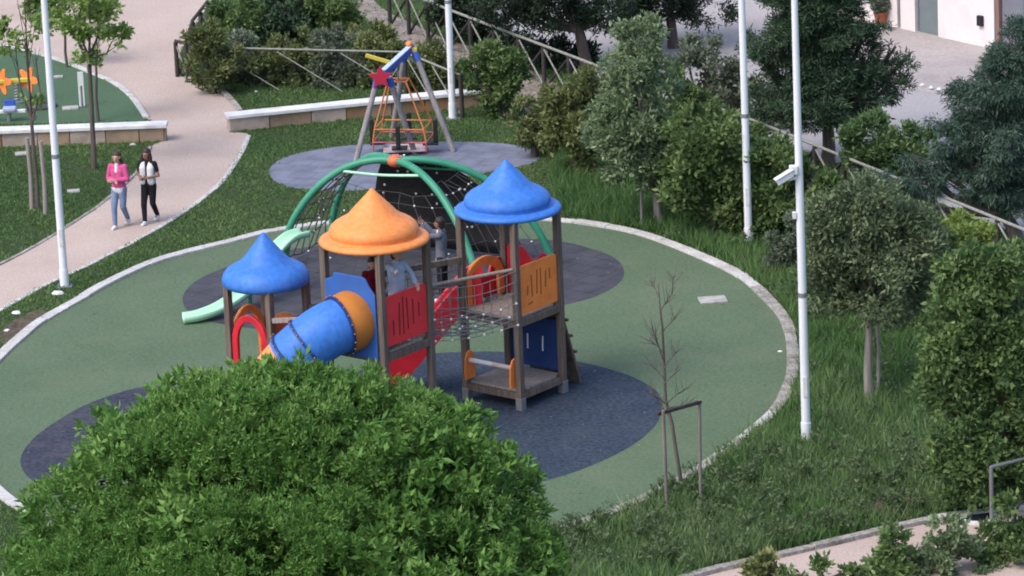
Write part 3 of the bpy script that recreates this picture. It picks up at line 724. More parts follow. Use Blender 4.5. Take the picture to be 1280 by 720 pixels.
pp = G(1101, 33)
pot = thing('potted_plant', 'terracotta pot with a dark bushy plant beside the white house wall', 'potted plant', pp)
MB().lathe([(0.11, 0.05), (0.125, 0.1), (0.15, 0.28), (0.17, 0.3), (0.17, 0.36), (0.14, 0.36), (0.13, 0.3)], pp, 20).build('pot', MT['terracotta'], pot, smooth=True)
MB().lathe([(0.26, 0.0), (0.26, 0.05), (0.0, 0.05)], pp, 20).build('saucer', MT['white'], pot)
V, ti = leaves([(pp + Z * .62, .22, .22, .3)], 160, 8, .07, .09, .04, 77); np_mesh('foliage', V, 4, LF['holm'], ti, pot)


def stone(label, px, r, m, name='white_stone', cat='stone', group=None, seed=1, flat=.7):
    bm = bmesh.new(); bmesh.ops.create_icosphere(bm, subdivisions=2, radius=1)
    rg = random.Random(seed); k = [rg.uniform(1, 3) for _ in range(6)]
    for v in bm.verts:
        f = 1 + .18 * math.sin(v.co.x * k[0] * 2 + k[3]) * math.cos(v.co.y * k[1] * 2) + .12 * math.sin(v.co.z * 4 + k[2])
        v.co = Vector((v.co.x * r * f, v.co.y * r * f * .8, v.co.z * r * f * flat))
    me = bpy.data.meshes.new(name); bm.to_mesh(me); bm.free(); me.materials.append(m)
    o = bpy.data.objects.new(name, me); COL.objects.link(o); P = G(*px); o.location = P + Z * r * flat * .6
    return tag(o, label, cat, group)


s0 = stone('whitewashed stone nearest the dark conifer in the row edging the yard', (1153, 108), .065, MT['coping'], group='whitewashed stones edging the yard', seed=4)
for px, lb in (((1164, 112), 'second whitewashed stone from the dark conifer in the row edging the yard'), ((1174, 114), 'third whitewashed stone from the dark conifer in the row edging the yard'), ((1186, 119), 'whitewashed stone nearest the blue green cedar in the row edging the yard')):
    c = s0.copy(); COL.objects.link(c); c.location = G(*px) + Z * .04; c['label'] = lb; c.rotation_euler.z = px[0]

# scraps of litter and pale stones lying about
litter = [((975, 440), .045, 'white scrap on the green playground inside the stained kerb'), ((1026, 489), .06, 'pale scrap in the tall grass beside the pole with the camera'),
          ((598, 505), .03, 'tiny white scrap on the dark blue pad beside the play tower'), ((271, 233), .035, 'tiny white scrap on the grass beside the path bend'),
          ((320, 115), .05, 'white scrap on the grass strip before the hedge')]
l0 = None
for i, (px, r, lb) in enumerate(litter):
    if l0 is None: l0 = stone(lb, px, r, MT['white'], 'litter_scrap', 'litter', 'white scraps of litter', 3, .45)
    else:
        c = l0.copy(); COL.objects.link(c); c.location = G(*px) + Z * .015; c['label'] = lb; c.scale = (r / .045,) * 3; c.rotation_euler.z = i * 1.3
rocks = [((72, 369), .12, 'largest pale rock on the verge beside the pole at the path'), ((21, 393), .10, 'mid sized pale rock on the verge between path and kerb'), ((9, 414), .06, 'smallest pale rock on the verge between path and kerb'), ((166, 182), .07, 'pale rock in the grass at the end of the stone wall')]
r0 = None
for i, (px, r, lb) in enumerate(rocks):
    if r0 is None: r0 = stone(lb, px, r, MT['coping'], 'pale_rock', 'rock', 'pale rocks on the verge', 9, .5)
    else:
        c = r0.copy(); COL.objects.link(c); c.location = G(*px) + Z * r * .3; c['label'] = lb; c.scale = (r / .12,) * 3; c.rotation_euler.z = i * 2.1


def cover(px, wx, wy, rz, label):
    P = G(*px); o = MB().box(P + Z * .022, (wx, wy, .035)).build('inspection_cover', MT['cover'], bevel=.006)
    rebase(o, P); o.rotation_euler.z = rz
    return tag(o, label, 'inspection cover', 'pale inspection covers set in the ground')


c0 = cover((891, 376), .52, .42, .12, 'pale rectangular inspection cover set in the green playground surface')
for px, sx, lb in (((88, 136), .7, 'pale inspection cover in the upper green play area behind the wall'), ((28, 193), .6, 'pale inspection cover in the grass below the stone wall'), ((73, 97), .4, 'small pale inspection cover at the far side of the upper play area'), ((92, 240), .5, 'pale inspection cover in the grass behind the lamp post at the path')):
    c = c0.copy(); COL.objects.link(c); c.location = G(*px); c.scale = (sx, sx, 1); c['label'] = lb

P = G(1222, 648)
mh = thing('manhole', 'round dark manhole in a white concrete collar at the path edge', 'manhole', P)
MB().lathe([(.36, 0), (.36, .05), (.27, .05), (.27, .0)], P, 28).build('collar', MT['coping'], mh)
MB().lathe([(.26, 0), (.26, .04), (0, .04)], P, 28).build('lid', MT['dark'], mh)

# ------------------------------------------------------------------ tall white poles
def pole_tree():
    t = thing('lamp_post', '', 'lamp post', (0, 0, 0), 'tall white lamp posts')
    MB().tube([(0, 0, 0), (0, 0, .35)], .09, 14).build('base_sleeve', MT['polepaint'], t, smooth=True)
    MB().tube([(0, 0, .3), (0, 0, 4), (0, 0, 10.2)], [.078, .07, .045], 14).build('shaft', MT['polepaint'], t, smooth=True)
    MB().box((.0, -.072, 1.0), (.075, .02, .36)).build('access_hatch', MT['coping'], t, bevel=.006)
    MB().tube([(0, 0, 2.6), (0, 0, 2.68)], .079, 14).build('clamp_band', MT['steel'], t, smooth=True)
    MB().box((0, 0, .01), (.3, .3, .02)).build('base_plate', MT['steel'], t, bevel=.004)
    hd_ = MB().lathe([(.05, 10.2), (.16, 10.25), (.3, 10.36), (.3, 10.42), (.12, 10.5), (0, 10.52)], (0, 0, 0), 24).build('lamp_head', MT['polepaint'], t, smooth=True)
    return t


poles = [((81, 358), (55, 0), 'tall white lamp post on the verge beside the walking girls'), ((1008, 552), (993, 0), 'tall white lamp post carrying the surveillance camera'),
         ((936, 306), (927, 0), 'tall white lamp post between the bushes behind the playground'), ((566, 148), (560, 0), 'tall white lamp post behind the swing frame and low wall')]
pt0 = None
for i, (b, tp, lb) in enumerate(poles):
    P = G(*b); Q = Wd(tp[0], tp[1], P.y)
    if pt0 is None: o = pt0 = pole_tree(); o.location = P; o['label'] = lb
    else: o = copy_tree(pt0, P, lb)
    lean = math.atan2(Q.x - P.x, Q.z - P.z); o.rotation_euler = (0, lean, 0)
    if i == 1:
        POLE_P, POLE_L = P, lean

# surveillance camera on its pole
zc = Wd(998, 213, POLE_P.y).z; pcx = POLE_P + Vector((math.sin(POLE_L) * zc, 0, zc))
cc = thing('surveillance_camera', 'white surveillance camera on a bracket halfway up a pole', 'camera', pcx)
pcx = Vector(pcx)
MB().box(pcx + Vector((-.10, -.06, .03)), (.14, .14, .15)).build('mount_box', MT['white'], cc, bevel=.012)
cd = Vector((-.86, -.3, -.42)).normalized()
MB().bar(pcx + Vector((-.12, -.10, -.02)), pcx + Vector((-.12, -.10, -.02)) + cd * .33, .105, .105).build('housing', MT['white'], cc, bevel=.02)
MB().bar(pcx + Vector((-.12, -.10, .055)), pcx + Vector((-.12, -.10, .055)) + cd * .36, .13, .015).build('sun_shield', MT['white'], cc)
MB().tube([pcx + Vector((-.12, -.1, -.02)) + cd * .325, pcx + Vector((-.12, -.1, -.02)) + cd * .336], .045, 14).build('lens', MT['black'], cc, smooth=True)
MB().bar(pcx + Vector((-.04, -.03, -.12)), pcx + Vector((-.2, -.07, -.14)), .05, .04).build('bracket', MT['polepaint'], cc, bevel=.006)
bxp = POLE_P + Vector((math.sin(POLE_L) * (zc - .78) - .10, -.02, zc - .78))
jb_ = MB().box(bxp, (.07, .08, .12)).build('junction_box', MT['white'], bevel=.008); rebase(jb_, bxp)
tag(jb_, 'small white junction box on the pole below the surveillance camera', 'junction box')

# white sign post in the upper play area
P = G(103, 134); sg = thing('notice_post', 'narrow white notice post in the upper play area behind the wall', 'notice post', P)
MB().tube([P, P + Z * .5], .03, 8).build('post', MT['steel'], sg, smooth=True)
MB().box(P + Z * .42, (.13, .03, .8)).build('panel', MT['white'], sg, bevel=.005)

# handrail at the lower path
P = G(1240, 668); hr = thing('handrail', 'grey steel handrail at the end of the lower pink path', 'handrail', P)
h2 = height_at(P, 592) if False else 1.15
Q = G(1330, 645)
MB().tube([P, P + Z * h2], .035, 10).build('post', MT['steel'], hr, smooth=True)
MB().tube([P + Z * h2, Q + Z * h2], .03, 10).build('top_rail', MT['steel'], hr, smooth=True)
MB().tube([Q, Q + Z * h2], .035, 10).build('post', MT['steel'], hr, smooth=True)

# ------------------------------------------------------------------ the play structure
TH = math.radians(51); E2 = Vector((math.cos(TH), math.sin(TH), 0)); E1 = Vector((math.sin(TH), -math.cos(TH), 0))
FZ = 1.70


class Tower:
    def __init__(s, cpx, edge):
        s.c = G(*cpx); s.e = edge
        h = edge / 2
        s.F = s.c + E1 * h - E2 * h; s.L = s.c - E1 * h - E2 * h; s.R = s.c + E1 * h + E2 * h; s.B = s.c - E1 * h + E2 * h


TR, TM, TL = Tower((644.5, 495), 1.22), Tower((480, 541), 1.26), Tower((342, 518), 0.98)
ps = thing('play_structure', 'three roofed wooden play towers joined by bridges with a blue tube slide', 'playground tower', TM.c)


def part(mb, name, m, bevel=0.0, smooth=False, parent=None, label=None):
    o = mb.build(name, m, parent or ps, bevel, smooth)
    if label: o['label'] = label
    return o


def posts(T, z):
    for q in (T.F, T.L, T.R, T.B):
        o = part(MB().box(q + Z * (z / 2 + .1), (.12, .12, z - .2), (E1, E2, Z)), 'post', MT['post'], .012)
        part(MB().box(q + Z * .11, (.135, .135, .24), (E1, E2, Z)), 'metal_foot', MT['steel'], .006, parent=o)


posts(TR, 3.46); posts(TM, 3.50); posts(TL, 2.50)


def deck(T, z, name='platform', th=.13, inset=.0):
    o = MB(); n = 8; e = T.e - .02
    for k in range(n):
        o.box(T.c + E2 * (e * ((k + .5) / n - .5)) + Z * (z - .02), (e - .13 if k in (0, n - 1) else e, e / n - .012, .04), (E1, E2, Z))
    d = part(o, name, MT['deck'], .004)
    f = MB()
    for (a, b) in ((T.F, T.L), (T.F, T.R), (T.L, T.B), (T.B, T.R)):
        dd = (b - a).normalized(); f.bar(a + dd * .062 + Z * (z - .045 - th / 2), b - dd * .062 + Z * (z - .045 - th / 2), .09, th)
    part(f, 'frame', MT['post'], .006, parent=d)
    return d


deck(TR, FZ); deck(TM, FZ + .02); deck(TR, .36, 'lower_deck', .12); deck(TL, .95)
ROOF = [(0, .92), (.025, .915), (.07, .86), (.20, .725), (.33, .59), (.43, .48), (.50, .425), (.60, .375), (.69, .322), (.755, .262), (.787, .19), (.784, .13), (.758, .092), (.77, .080), (.83, .080), (.90, .070), (.95, .045), (.972, .005), (.95, -.03), (.88, -.045), (.70, -.03), (.0, .25)]
LROOF = [(0, .86), (.025, .855), (.07, .795), (.20, .635), (.33, .475), (.43, .36), (.51, .30), (.62, .25), (.71, .19), (.77, .11), (.797, .02), (.79, -.05), (.75, -.09), (.66, -.095), (.5, -.07), (.0, .18)]


def roof(T, z, prof, m, k, lb):
    mb = MB().lathe([(r * k, h * k) for r, h in reversed(prof)], T.c + Z * z, 48)
    return part(mb, 'roof', m, smooth=True, label=lb)


roof(TR, 3.47, ROOF, MT['blue'], .985, 'blue plastic roof with a wide brim')
roof(TM, 3.52, ROOF, MT['orange'], 1.0, 'orange plastic roof with a wide brim')
roof(TL, 2.52, LROOF, MT['blue'], .98, 'small blue plastic roof without brim')


def panel(a, b, z0, z1, m, name='panel', th=.035, top=None, inset=.07, off=None, label=None):
    """board between two posts; top: list of (t, dz) bumps along the upper edge"""
    d = (b - a).normalized(); L = (b - a).length - 2 * inset; o = a + d * inset + (off or Vector())
    top = top or [(0, -.04), (.05, 0), (.95, 0), (1, -.04)]
    out_ = [(0, z0 + .02), (.02, z0), (L - .02, z0), (L, z0 + .02)] + [(t * L, z1 + dz) for t, dz in reversed(top)]
    return part(MB().prism(out_, o, d, Z, th), name, m, .008, label=label)


def grooves(par, a, b, specs, m, outn, inset=.07, wdt=.028):
    """specs (t, z0, z1): slots cut as dark strips set just proud of the panel"""
    d = (b - a).normalized(); L = (b - a).length - 2 * inset
    mb = MB()
    for t, z0, z1, sl in specs:
        p = a + d * (inset + t * L) + outn * .0195
        mb.bar(p + Z * z0, p + d * sl + Z * z1, wdt, .006, up=outn)
    return part(mb, 'groove', m, parent=par)


# right tower: orange balustrade, blue lower panel, roller bar
pr = panel(TR.F, TR.R, FZ + .03, FZ + .92, MT['orangepanel'], label='orange engraved balustrade panel')
grooves(pr, TR.F, TR.R, [(.2, 2.05, 2.22, .02), (.33, 2.0, 2.4, -.02), (.45, 2.02, 2.46, .02), (.56, 1.98, 2.46, 0), (.68, 2.08, 2.38, .02), (.8, 2.2, 2.4, 0), (.22, 1.88, 1.9, .12)], MT['slot_o'], E1)
pn = panel(TR.B, TR.R, .40, 1.34, MT['navy'], top=[(0, 0), (1, 0)], label='dark blue lower panel with two white slots')
dn = (TR.R - TR.B).normalized(); sl_ = MB()
for t in (.36, .68):
    sl_.bar(TR.B + dn * (.07 + t * 1.08) - E2 * .021 + Z * .72, TR.B + dn * (.07 + t * 1.08 + .01) - E2 * .021 + Z * 1.0, .03, .006, up=-E2)
part(sl_, 'slot', MT['white'], parent=pn)
for q, dr_ in ((TR.L, 1), (TR.F, -1)):
    o_ = q + E1 * (.10 * dr_) - E2 * .02
    out_ = [(-.13, .42), (.13, .42), (.15, .55), (.13, .8), (.07, .92), (0, .95), (-.07, .92), (-.13, .8), (-.15, .55)]
    part(MB().prism(out_, o_, E2, Z, .03), 'roller_cheek', MT['orangepanel'], .008)
rb = MB(); rb.tube([TR.L + E1 * .10 - E2 * .02 + Z * .76, TR.L.lerp(TR.F, .52) - E2 * .02 + Z * .76], .045, 12)
rl = part(rb, 'roller', MT['white'], smooth=True)
part(MB().tube([TR.L.lerp(TR.F, .52) - E2 * .02 + Z * .76, TR.F - E1 * .10 - E2 * .02 + Z * .76], .044, 12), 'roller', MT['pinkbar'], smooth=True)
# hooped guards at the back of the right tower
def hoop(a, b, z0, h, m, th=.09, name='hoop_guard', fill=False, n=14, w_=.1):
    d = (b - a).normalized(); L = (b - a).length - .14; o = a + d * .07
    outer = [(0, z0)] + [(L / 2 - L / 2 * math.cos(math.pi * k / n), z0 + h * .45 + h * .55 * math.sin(math.pi * k / n)) for k in range(n + 1)] + [(L, z0)]
    inner = [(w_, z0)] + [(L / 2 - (L / 2 - w_) * math.cos(math.pi * k / n), z0 + h * .45 + (h * .55 - w_) * math.sin(math.pi * k / n)) for k in range(n + 1)] + [(L - w_, z0)]
    mb = MB(); nz = d.cross(Z).normalized(); m_ = len(outer); b0 = len(mb.v)
    for s in (-.5, .5):
        for lst in (outer, inner):
            for (x, z) in lst: mb.v.append(o + d * x + Z * z + nz * (s * th))
    for k in range(m_ - 1):
        A, B_, C, D = k, k + 1, m_ + k + 1, m_ + k; t2 = 2 * m_
        for q in ((D, C, B_, A), (t2 + A, t2 + B_, t2 + C, t2 + D), (A, B_, t2 + B_, t2 + A), (t2 + D, t2 + C, C, D)):
            mb.f.append(tuple(b0 + z for z in q)); mb.mi.append(0)
    for k in (0, m_ - 1):
        mb.f.append(tuple(b0 + z for z in (k, m_ + k, 3 * m_ + k, 2 * m_ + k))); mb.mi.append(0)
    return part(mb, name, m, .015)


panel(TR.B, TR.R, FZ + .03, FZ + .66, MT['red'], top=[(0, .22), (.08, .27), (.2, .28), (.34, .24), (.45, .12), (.52, .02), (.62, .08), (.75, .2), (.88, .16), (1, .0)], th=.05, label='red guard panel with a humped top')
hoop(TR.L, TR.B, FZ + .02, .80, MT['orangepanel'], .07, w_=.17)
# inclined climbing ramp behind the right tower
rp0, rp1 = TR.R + E2 * .06 + Z * 1.62, TR.R + E2 * .62 - E1 * .02
rq0, rq1 = TR.B + E2 * .06 + Z * 1.62, TR.B + E2 * .62
rmp = MB(); rmp.bar((rp0 + rq0) / 2, (rp1 + rq1) / 2, 1.12, .05, up=E2 + Z * .3)
for f_ in (.2, .4, .6, .8): rmp.bar(rp0.lerp(rp1, f_) + E2 * .05, rq0.lerp(rq1, f_) + E2 * .05, .05, .05)
part(rmp, 'climbing_ramp', MT['post'], .006)

# middle tower: red balustrade, blue plate with the tube
pm = panel(TM.F, TM.R, FZ + .10, FZ + 1.0, MT['redpanel'], label='red engraved balustrade panel')
grooves(pm, TM.F, TM.R, [(.18, 1.98, 2.25, 0), (.32, 1.94, 2.52, .015), (.42, 1.93, 2.6, 0), (.53, 2.0, 2.56, -.015), (.66, 2.05, 2.5, 0), (.8, 2.15, 2.4, 0)], MT['slot'], E1)
LFv = (TM.F - TM.L).normalized(); PCEN = TM.L.lerp(TM.F, .5) - E2 * .075 + Z * 2.24
W2, H0, H1 = .565, -.64, .82
plate = [(-W2, H0), (W2, H0), (W2, H1 - .30), (W2 - .12, H1 - .17), (W2 - .20, H1 - .03), (W2 - .28, H1), (-W2 + .22, H1), (-W2 + .17, H1 - .10), (-W2 + .02, H1 - .14), (-W2, H1 - .2)]
part(MB().prism(plate, PCEN, LFv, Z, .04), 'slide_entry_plate', MT['bluepanel'], .012)
# tube slide
def tubepath():
    p = [PCEN, PCEN - E2 * .22 + Z * -.01]
    q = p[-1]
    steps = [(-.30, -.14, -.08), (-.32, -.06, -.20), (-.26, .0, -.22), (-.22, .04, -.24), (-.17, .06, -.25), (-.16, .06, -.26), (-.18, .06, -.25), (-.22, .04, -.20), (-.26, 0, -.10)]
    for s in steps:
        q = q + Vector(s); p.append(q.copy())
    return p


TP = tubepath(); tps = spline(TP, False, 4)
ts = part(MB().tube(tps[5:18], .485, 32, caps=False), 'tube_slide', MT['blue'], smooth=True)
part(MB().tube(tps[0:6], [.53, .53, .527, .522, .515, .50], 32, caps=False), 'tube_collar', MT['orangetube'], smooth=True, parent=ts)
part(MB().tube(tps[16:41], .465, 32, caps=False), 'tube_exit', MT['orange'], smooth=True, parent=ts)


def flange(i, r0, r1, m):
    mb = MB(); c = tps[i]; t = (tps[i + 1] - tps[i - 1]).normalized(); a = t.orthogonal().normalized(); b = t.cross(a)
    mb.lathe([(r0, -.022), (r1, -.022), (r1, .022), (r0, .022)], c, 36, (a, b, t)); o = part(mb, 'flange', MT['navy'], parent=ts)
    beads(ts, 'bolt', [c + (a * math.cos(2 * math.pi * k / 20) + b * math.sin(2 * math.pi * k / 20)) * (r1 + .012) for k in range(20)], .015, m, 6, 4)


flange(5, .47, .53, MT['orangetube']); flange(12, .47, .525, MT['orangetube']); flange(16, .455, .525, MT['orangetube'])

# red trough slide from the right tower down behind the middle tower
sa = TR.L.lerp(TR.B, .5) - E1 * .05 + Z * (FZ + .02); sb = G(478, 492) + Z * .22
sd = Vector((sb.x - sa.x, sb.y - sa.y, 0)).normalized(); ss = Vector((-sd.y, sd.x, 0))
prof_px = [(0, 0), (.12, -.02), (.3, -.22), (.6, -.66), (.8, -.91), (.92, -.985), (1.05, -1.0)]
Ls = Vector((sb.x - sa.x, sb.y - sa.y, 0)).length; dz_ = sa.z - sb.z
path_s = spline([sa + sd * (f_ * Ls) + Z * (g_ * dz_) for f_, g_ in prof_px], False, 4)
mb = MB(); sect = [(-.36, .54), (-.32, .57), (-.28, .52), (-.25, .04), (-.18, 0), (.18, 0), (.25, .04), (.28, .52), (.32, .57), (.36, .54), (.36, -.06), (-.36, -.06)]
for p in path_s:
    for (x, z) in sect: mb.v.append(p + ss * x + Z * z)
ns = len(sect)
for i in range(len(path_s) - 1):
    for k in range(ns):
        k2 = (k + 1) % ns; mb.f.append((i * ns + k, (i + 1) * ns + k, (i + 1) * ns + k2, i * ns + k2)); mb.mi.append(0)
mb.f.append(tuple(range(ns))); mb.mi.append(0); e_ = (len(path_s) - 1) * ns; mb.f.append(tuple(reversed(range(e_, e_ + ns)))); mb.mi.append(0)
part(mb, 'trough_slide', MT['red'], .0)
# hoods where the slide begins
panel(TR.L, TR.B, FZ + .02, FZ + .55, MT['red'], top=[(0, .12), (.2, .14), (.3, -.12), (.7, -.12), (.8, .14), (1, .12)], th=.05, name='slide_hood', off=-E1 * .07)

# bridge between the middle and the right tower
def bridge(a0, b0, a1, b1, z, zr, name):
    """a0-b0 near side, a1-b1 far side"""
    br = MB(); n = 8; clips = []
    g_ = {}
    for k in range(n + 1):
        f0 = k / n; sag = -.09 * math.sin(math.pi * f0)
        for q in range(6):
            g_[k, q] = a0.lerp(b0, f0).lerp(a1.lerp(b1, f0), q / 5) + Z * (z + sag)
            if q in (2, 4) and k % 2: clips.append(g_[k, q])
    for k in range(n + 1): br.tube([g_[k, q] for q in range(6)], .011, 6)
    for q in range(6): br.tube([g_[k, q] for k in range(n + 1)], .011, 6)
    d = part(br, name, MT['greyrope'], smooth=True)
    beads(d, 'net_clip', clips, .024, MT['white'])
    part(MB().tube([a0 + Z * (zr - .02), b0 + Z * (zr - .02)], .034, 8), 'hand_rope', MT['deck'], parent=d, smooth=True)
    part(MB().bar(a1 + Z * zr, b1 + Z * zr, .07, .11), 'hand_rail', MT['post'], .008, parent=d)
    part(MB().bar(a1 + Z * (zr - .42), b1 + Z * (zr - .42), .06, .09), 'hand_rail', MT['post'], .008, parent=d)
    return d


ofs = E1 * .02
bd = bridge(TM.R + E2 * .07 - ofs, TR.F - E2 * .07 - ofs, TM.B + E2 * .07 + ofs, TR.L - E2 * .07 + ofs, FZ - .02, 2.62, 'bridge_net_floor')
na, nb = TM.R + E2 * .07 + E1 * .04, TR.F - E2 * .07 + E1 * .04
nt_ = MB(); kn = []; nn = 10; rows = 5; rg = random.Random(5)
gp = {}
for j in range(rows + 1):
    for k in range(nn + 1):
        f0 = k / nn; sag = .05 * math.sin(math.pi * f0)
        gp[j, k] = na.lerp(nb, f0) + Z * (FZ - .10 - sag * 1.3 + (2.58 - FZ + .1 - sag) * j / rows) + E1 * rg.uniform(-.015, .015)
for j in range(rows + 1):
    nt_.tube([gp[j, k] for k in range(nn + 1)], .008, 5)
for k in range(nn + 1):
    nt_.tube([gp[j, k] for j in range(rows + 1)], .007, 5)
part(nt_, 'side_net', MT['greyrope'], parent=bd)
for j in range(0, 3):
    for k in range(0, nn + 1):
        if (j + k) % 2 == 0: kn.append(gp[j, k] + E1 * .012)
beads(bd, 'net_clip', kn, .024, MT['white'])
na2, nb2 = TM.B + E2 * .07 - E1 * .04, TR.L - E2 * .07 - E1 * .04
n2 = MB()
for j in range(5): n2.tube([na2 + Z * (FZ + .18 * j), nb2 + Z * (FZ + .18 * j)], .010, 5)
for k in range(11): n2.tube([na2.lerp(nb2, k / 10) + Z * FZ, na2.lerp(nb2, k / 10) + Z * 2.5], .008, 5)
part(n2, 'side_net', MT['greyrope'], parent=bd)

# walkway between the small and the middle tower
ba0, bb0 = TL.F + E1 * .06, TM.L - E1 * .08
ba1, bb1 = TL.R + E1 * .06, TM.B - E1 * .08
wk = MB()
for k in range(8):
    f0 = (k + .5) / 8; zz = .95 + (FZ - .95) * f0
    wk.bar(ba0.lerp(bb0, f0) + Z * zz, ba1.lerp(bb1, f0) + Z * zz, (bb0 - ba0).length / 8 * .8, .04)
wd_ = part(wk, 'walkway', MT['deck'], .005)
part(MB().bar(ba0 + Z * 1.95, bb0 + Z * 2.14, .07, .09), 'hand_rail', MT['greywood'], .008, parent=wd_)
part(MB().bar(ba1 + Z * 1.95, bb1 + Z * 2.14, .07, .09), 'hand_rail', MT['post'], .008, parent=wd_)
# small tower: red and orange hoops, slotted orange panel
hoop(TL.L, TL.F, .97, 1.0, MT['red'], .07, w_=.13)
hoop(TL.L, TL.B, .97, 1.0, MT['orangepanel'], .07, w_=.13)
hoop(TL.B, TL.R, .97, .8, MT['orangepanel'], .06, w_=.12)
po = panel(TL.F, TL.R, 1.0, 1.86, MT['redorange'], label='red orange slotted balustrade panel')
grooves(po, TL.F, TL.R, [(f_, 1.2, 1.75, 0) for f_ in (.2, .35, .5, .65, .8)], MT['slot_o'], E1, wdt=.02)
panel(TM.L, TM.B, FZ + .05, FZ + .7, MT['redpanel'])

# ------------------------------------------------------------------ the climbing dome
DC = G(507, 337); DC.z = 0
hubz = Wd(494, 201, DC.y).z; HUB = Vector((Wd(494, 201, DC.y).x, DC.y, hubz))
dome = thing('climbing_dome', 'green arched climbing dome with an orange hub and a black rubber sheet', 'climbing frame', DC)


def dpart(mb, name, m, smooth=True, bevel=0.0, parent=None):
    return mb.build(name, m, parent or dome, bevel, smooth)


def arch_pts(foot, ctrl, n=20):
    """from hub to foot; ctrl = list of (fraction of the way out, fraction of the hub height)"""
    pts = [HUB] + [Vector((HUB.x + (foot.x - HUB.x) * a, HUB.y + (foot.y - HUB.y) * a, hubz * b)) for a, b in ctrl] + [Vector((foot.x, foot.y, 0))]
    return spline(pts, False, 6)


feet = {'l': G(347, 334), 'f': G(603, 377), 'r': G(694, 333), 'b': G(412, 303)}
CT = [(.15, 1.005), (.35, .955), (.55, .83), (.75, .61), (.9, .33)]
arches = {}
for k, ft in feet.items():
    arches[k] = arch_pts(ft, CT)
    dpart(MB().tube(arches[k], .072, 12), 'arch', MT['green'])
dpart(MB().ball(HUB + Z * .0, .15, 16, 10, (1.1, 1.1, .85)), 'hub', MT['hub'])


def along(k, f_):
    a = arches[k]; i = f_ * (len(a) - 1); j = min(int(i), len(a) - 2); return a[j].lerp(a[j + 1], i - j)


for (p, q) in (('l', 'f'), ('l', 'b'), ('b', 'r')):
    A, B_ = along(p, .42), along(q, .33 if q == 'f' else .42)
    mid = (A + B_) / 2 + Z * -.04
    dpart(MB().tube(spline([A, mid, B_], False, 5), .028, 8), 'cross_bar', MT['mint'] if p == 'l' and q == 'f' else MT['green'])


def net_face(p, q, f0, f1, rows, cols, r=.010, knots=.55, seed=1):
    rg = random.Random(seed); mb = MB(); kb = []; g_ = {}
    for i in range(rows + 1):
        f_ = f0 + (f1 - f0) * i / rows
        for j in range(cols + 1):
            P_ = along(p, f_).lerp(along(q, f_), j / cols); P_.z -= .10 * math.sin(math.pi * j / cols)
            P_ += Vector((rg.uniform(-.04, .04), rg.uniform(-.04, .04), rg.uniform(-.04, .04))); P_.z = max(P_.z, .02); g_[i, j] = P_
    for i in range(rows + 1): mb.tube([g_[i, j] for j in range(cols + 1)], r, 5)
    for j in range(1, cols): mb.tube([g_[i, j] for i in range(rows + 1)], r, 5)
    for i in range(1, rows + 1):
        for j in range(1, cols):
            if rg.random() < knots: kb.append(g_[i, j])
    n_ = dpart(mb, 'rope_net', MT['rope'], False); beads(n_, 'net_clip', kb, .022, MT['white'])


net_face('l', 'f', .50, .97, 6, 8, seed=2, r=.006, knots=.4); net_face('l', 'b', .35, .95, 7, 7, seed=3, r=.014, knots=.4); net_face('r', 'f', .40, .95, 6, 7, seed=4, r=.006, knots=.7)
# black rubber sheet with pale holds, filling the far face
sh = MB(); I, J = 16, 14; grid = {}
for i in range(I + 1):
    f_ = .06 + .92 * i / I
    for j in range(J + 1):
        t_ = j / J; A, B_ = along('b', f_ ** .9), along('r', f_ * .98)
        P_ = A.lerp(B_, .20 + .68 * t_); P_ += Vector((0, .0, .04 * math.sin(3 * t_)))
        grid[i, j] = len(sh.v); sh.v.append(P_)
nb_ = len(sh.v)
for i in range(I):
    for j in range(J):
        sh.f.append((grid[i, j], grid[i + 1, j], grid[i + 1, j + 1], grid[i, j + 1])); sh.mi.append(0)
so = dpart(sh, 'rubber_sheet', MT['rubber']); sm = so.modifiers.new('thickness', 'SOLIDIFY'); sm.thickness = .02
hl = []; rg = random.Random(11)
for q in range(42):
    i, j = rg.randint(1, I - 1), rg.randint(1, J - 1); P_ = Vector(sh.v[grid[i, j]]) + Vector((rg.uniform(-.05, .05), -.05, .03)); hl.append(P_)
beads(so, 'climbing_hold', hl, .026, MT['white'])
# mint wave slide on the near side of the dome
W0 = [(385, 357, 1.02), (366, 362, 1.0), (345, 369, .80), (322, 380, .46), (300, 389, .26), (275, 397, .14), (250, 402, .07), (229, 404, .04)]
sp_ = spline([Vector((G(x, y).x, G(x, y).y, z)) for x, y, z in W0], False, 5)
mb = MB(); sec = [(-.19, .08), (-.16, .10), (-.13, .04), (-.08, .0), (.08, .0), (.13, .04), (.16, .10), (.19, .08), (.15, -.04), (-.15, -.04)]
for i, p in enumerate(sp_):
    t = (sp_[min(i + 1, len(sp_) - 1)] - sp_[max(i - 1, 0)]); t.z = 0; t.normalize(); s = Vector((-t.y, t.x, 0))
    for (x, z) in sec: mb.v.append(p + s * x + Z * (z + .03))
ns = len(sec)
for i in range(len(sp_) - 1):
    for k in range(ns):
        k2 = (k + 1) % ns; mb.f.append((i * ns + k, i * ns + k2, (i + 1) * ns + k2, (i + 1) * ns + k)); mb.mi.append(0)
mb.f.append(tuple(reversed(range(ns)))); mb.mi.append(0); e_ = (len(sp_) - 1) * ns; mb.f.append(tuple(range(e_, e_ + ns))); mb.mi.append(0)
wsl = dpart(mb, 'wave_slide', MT['mint'])
for k in (6, 17):
    p = sp_[k]; dpart(MB().tube([Vector((p.x, p.y, 0)), p], .04, 10), 'slide_leg', MT['green'], parent=wsl)

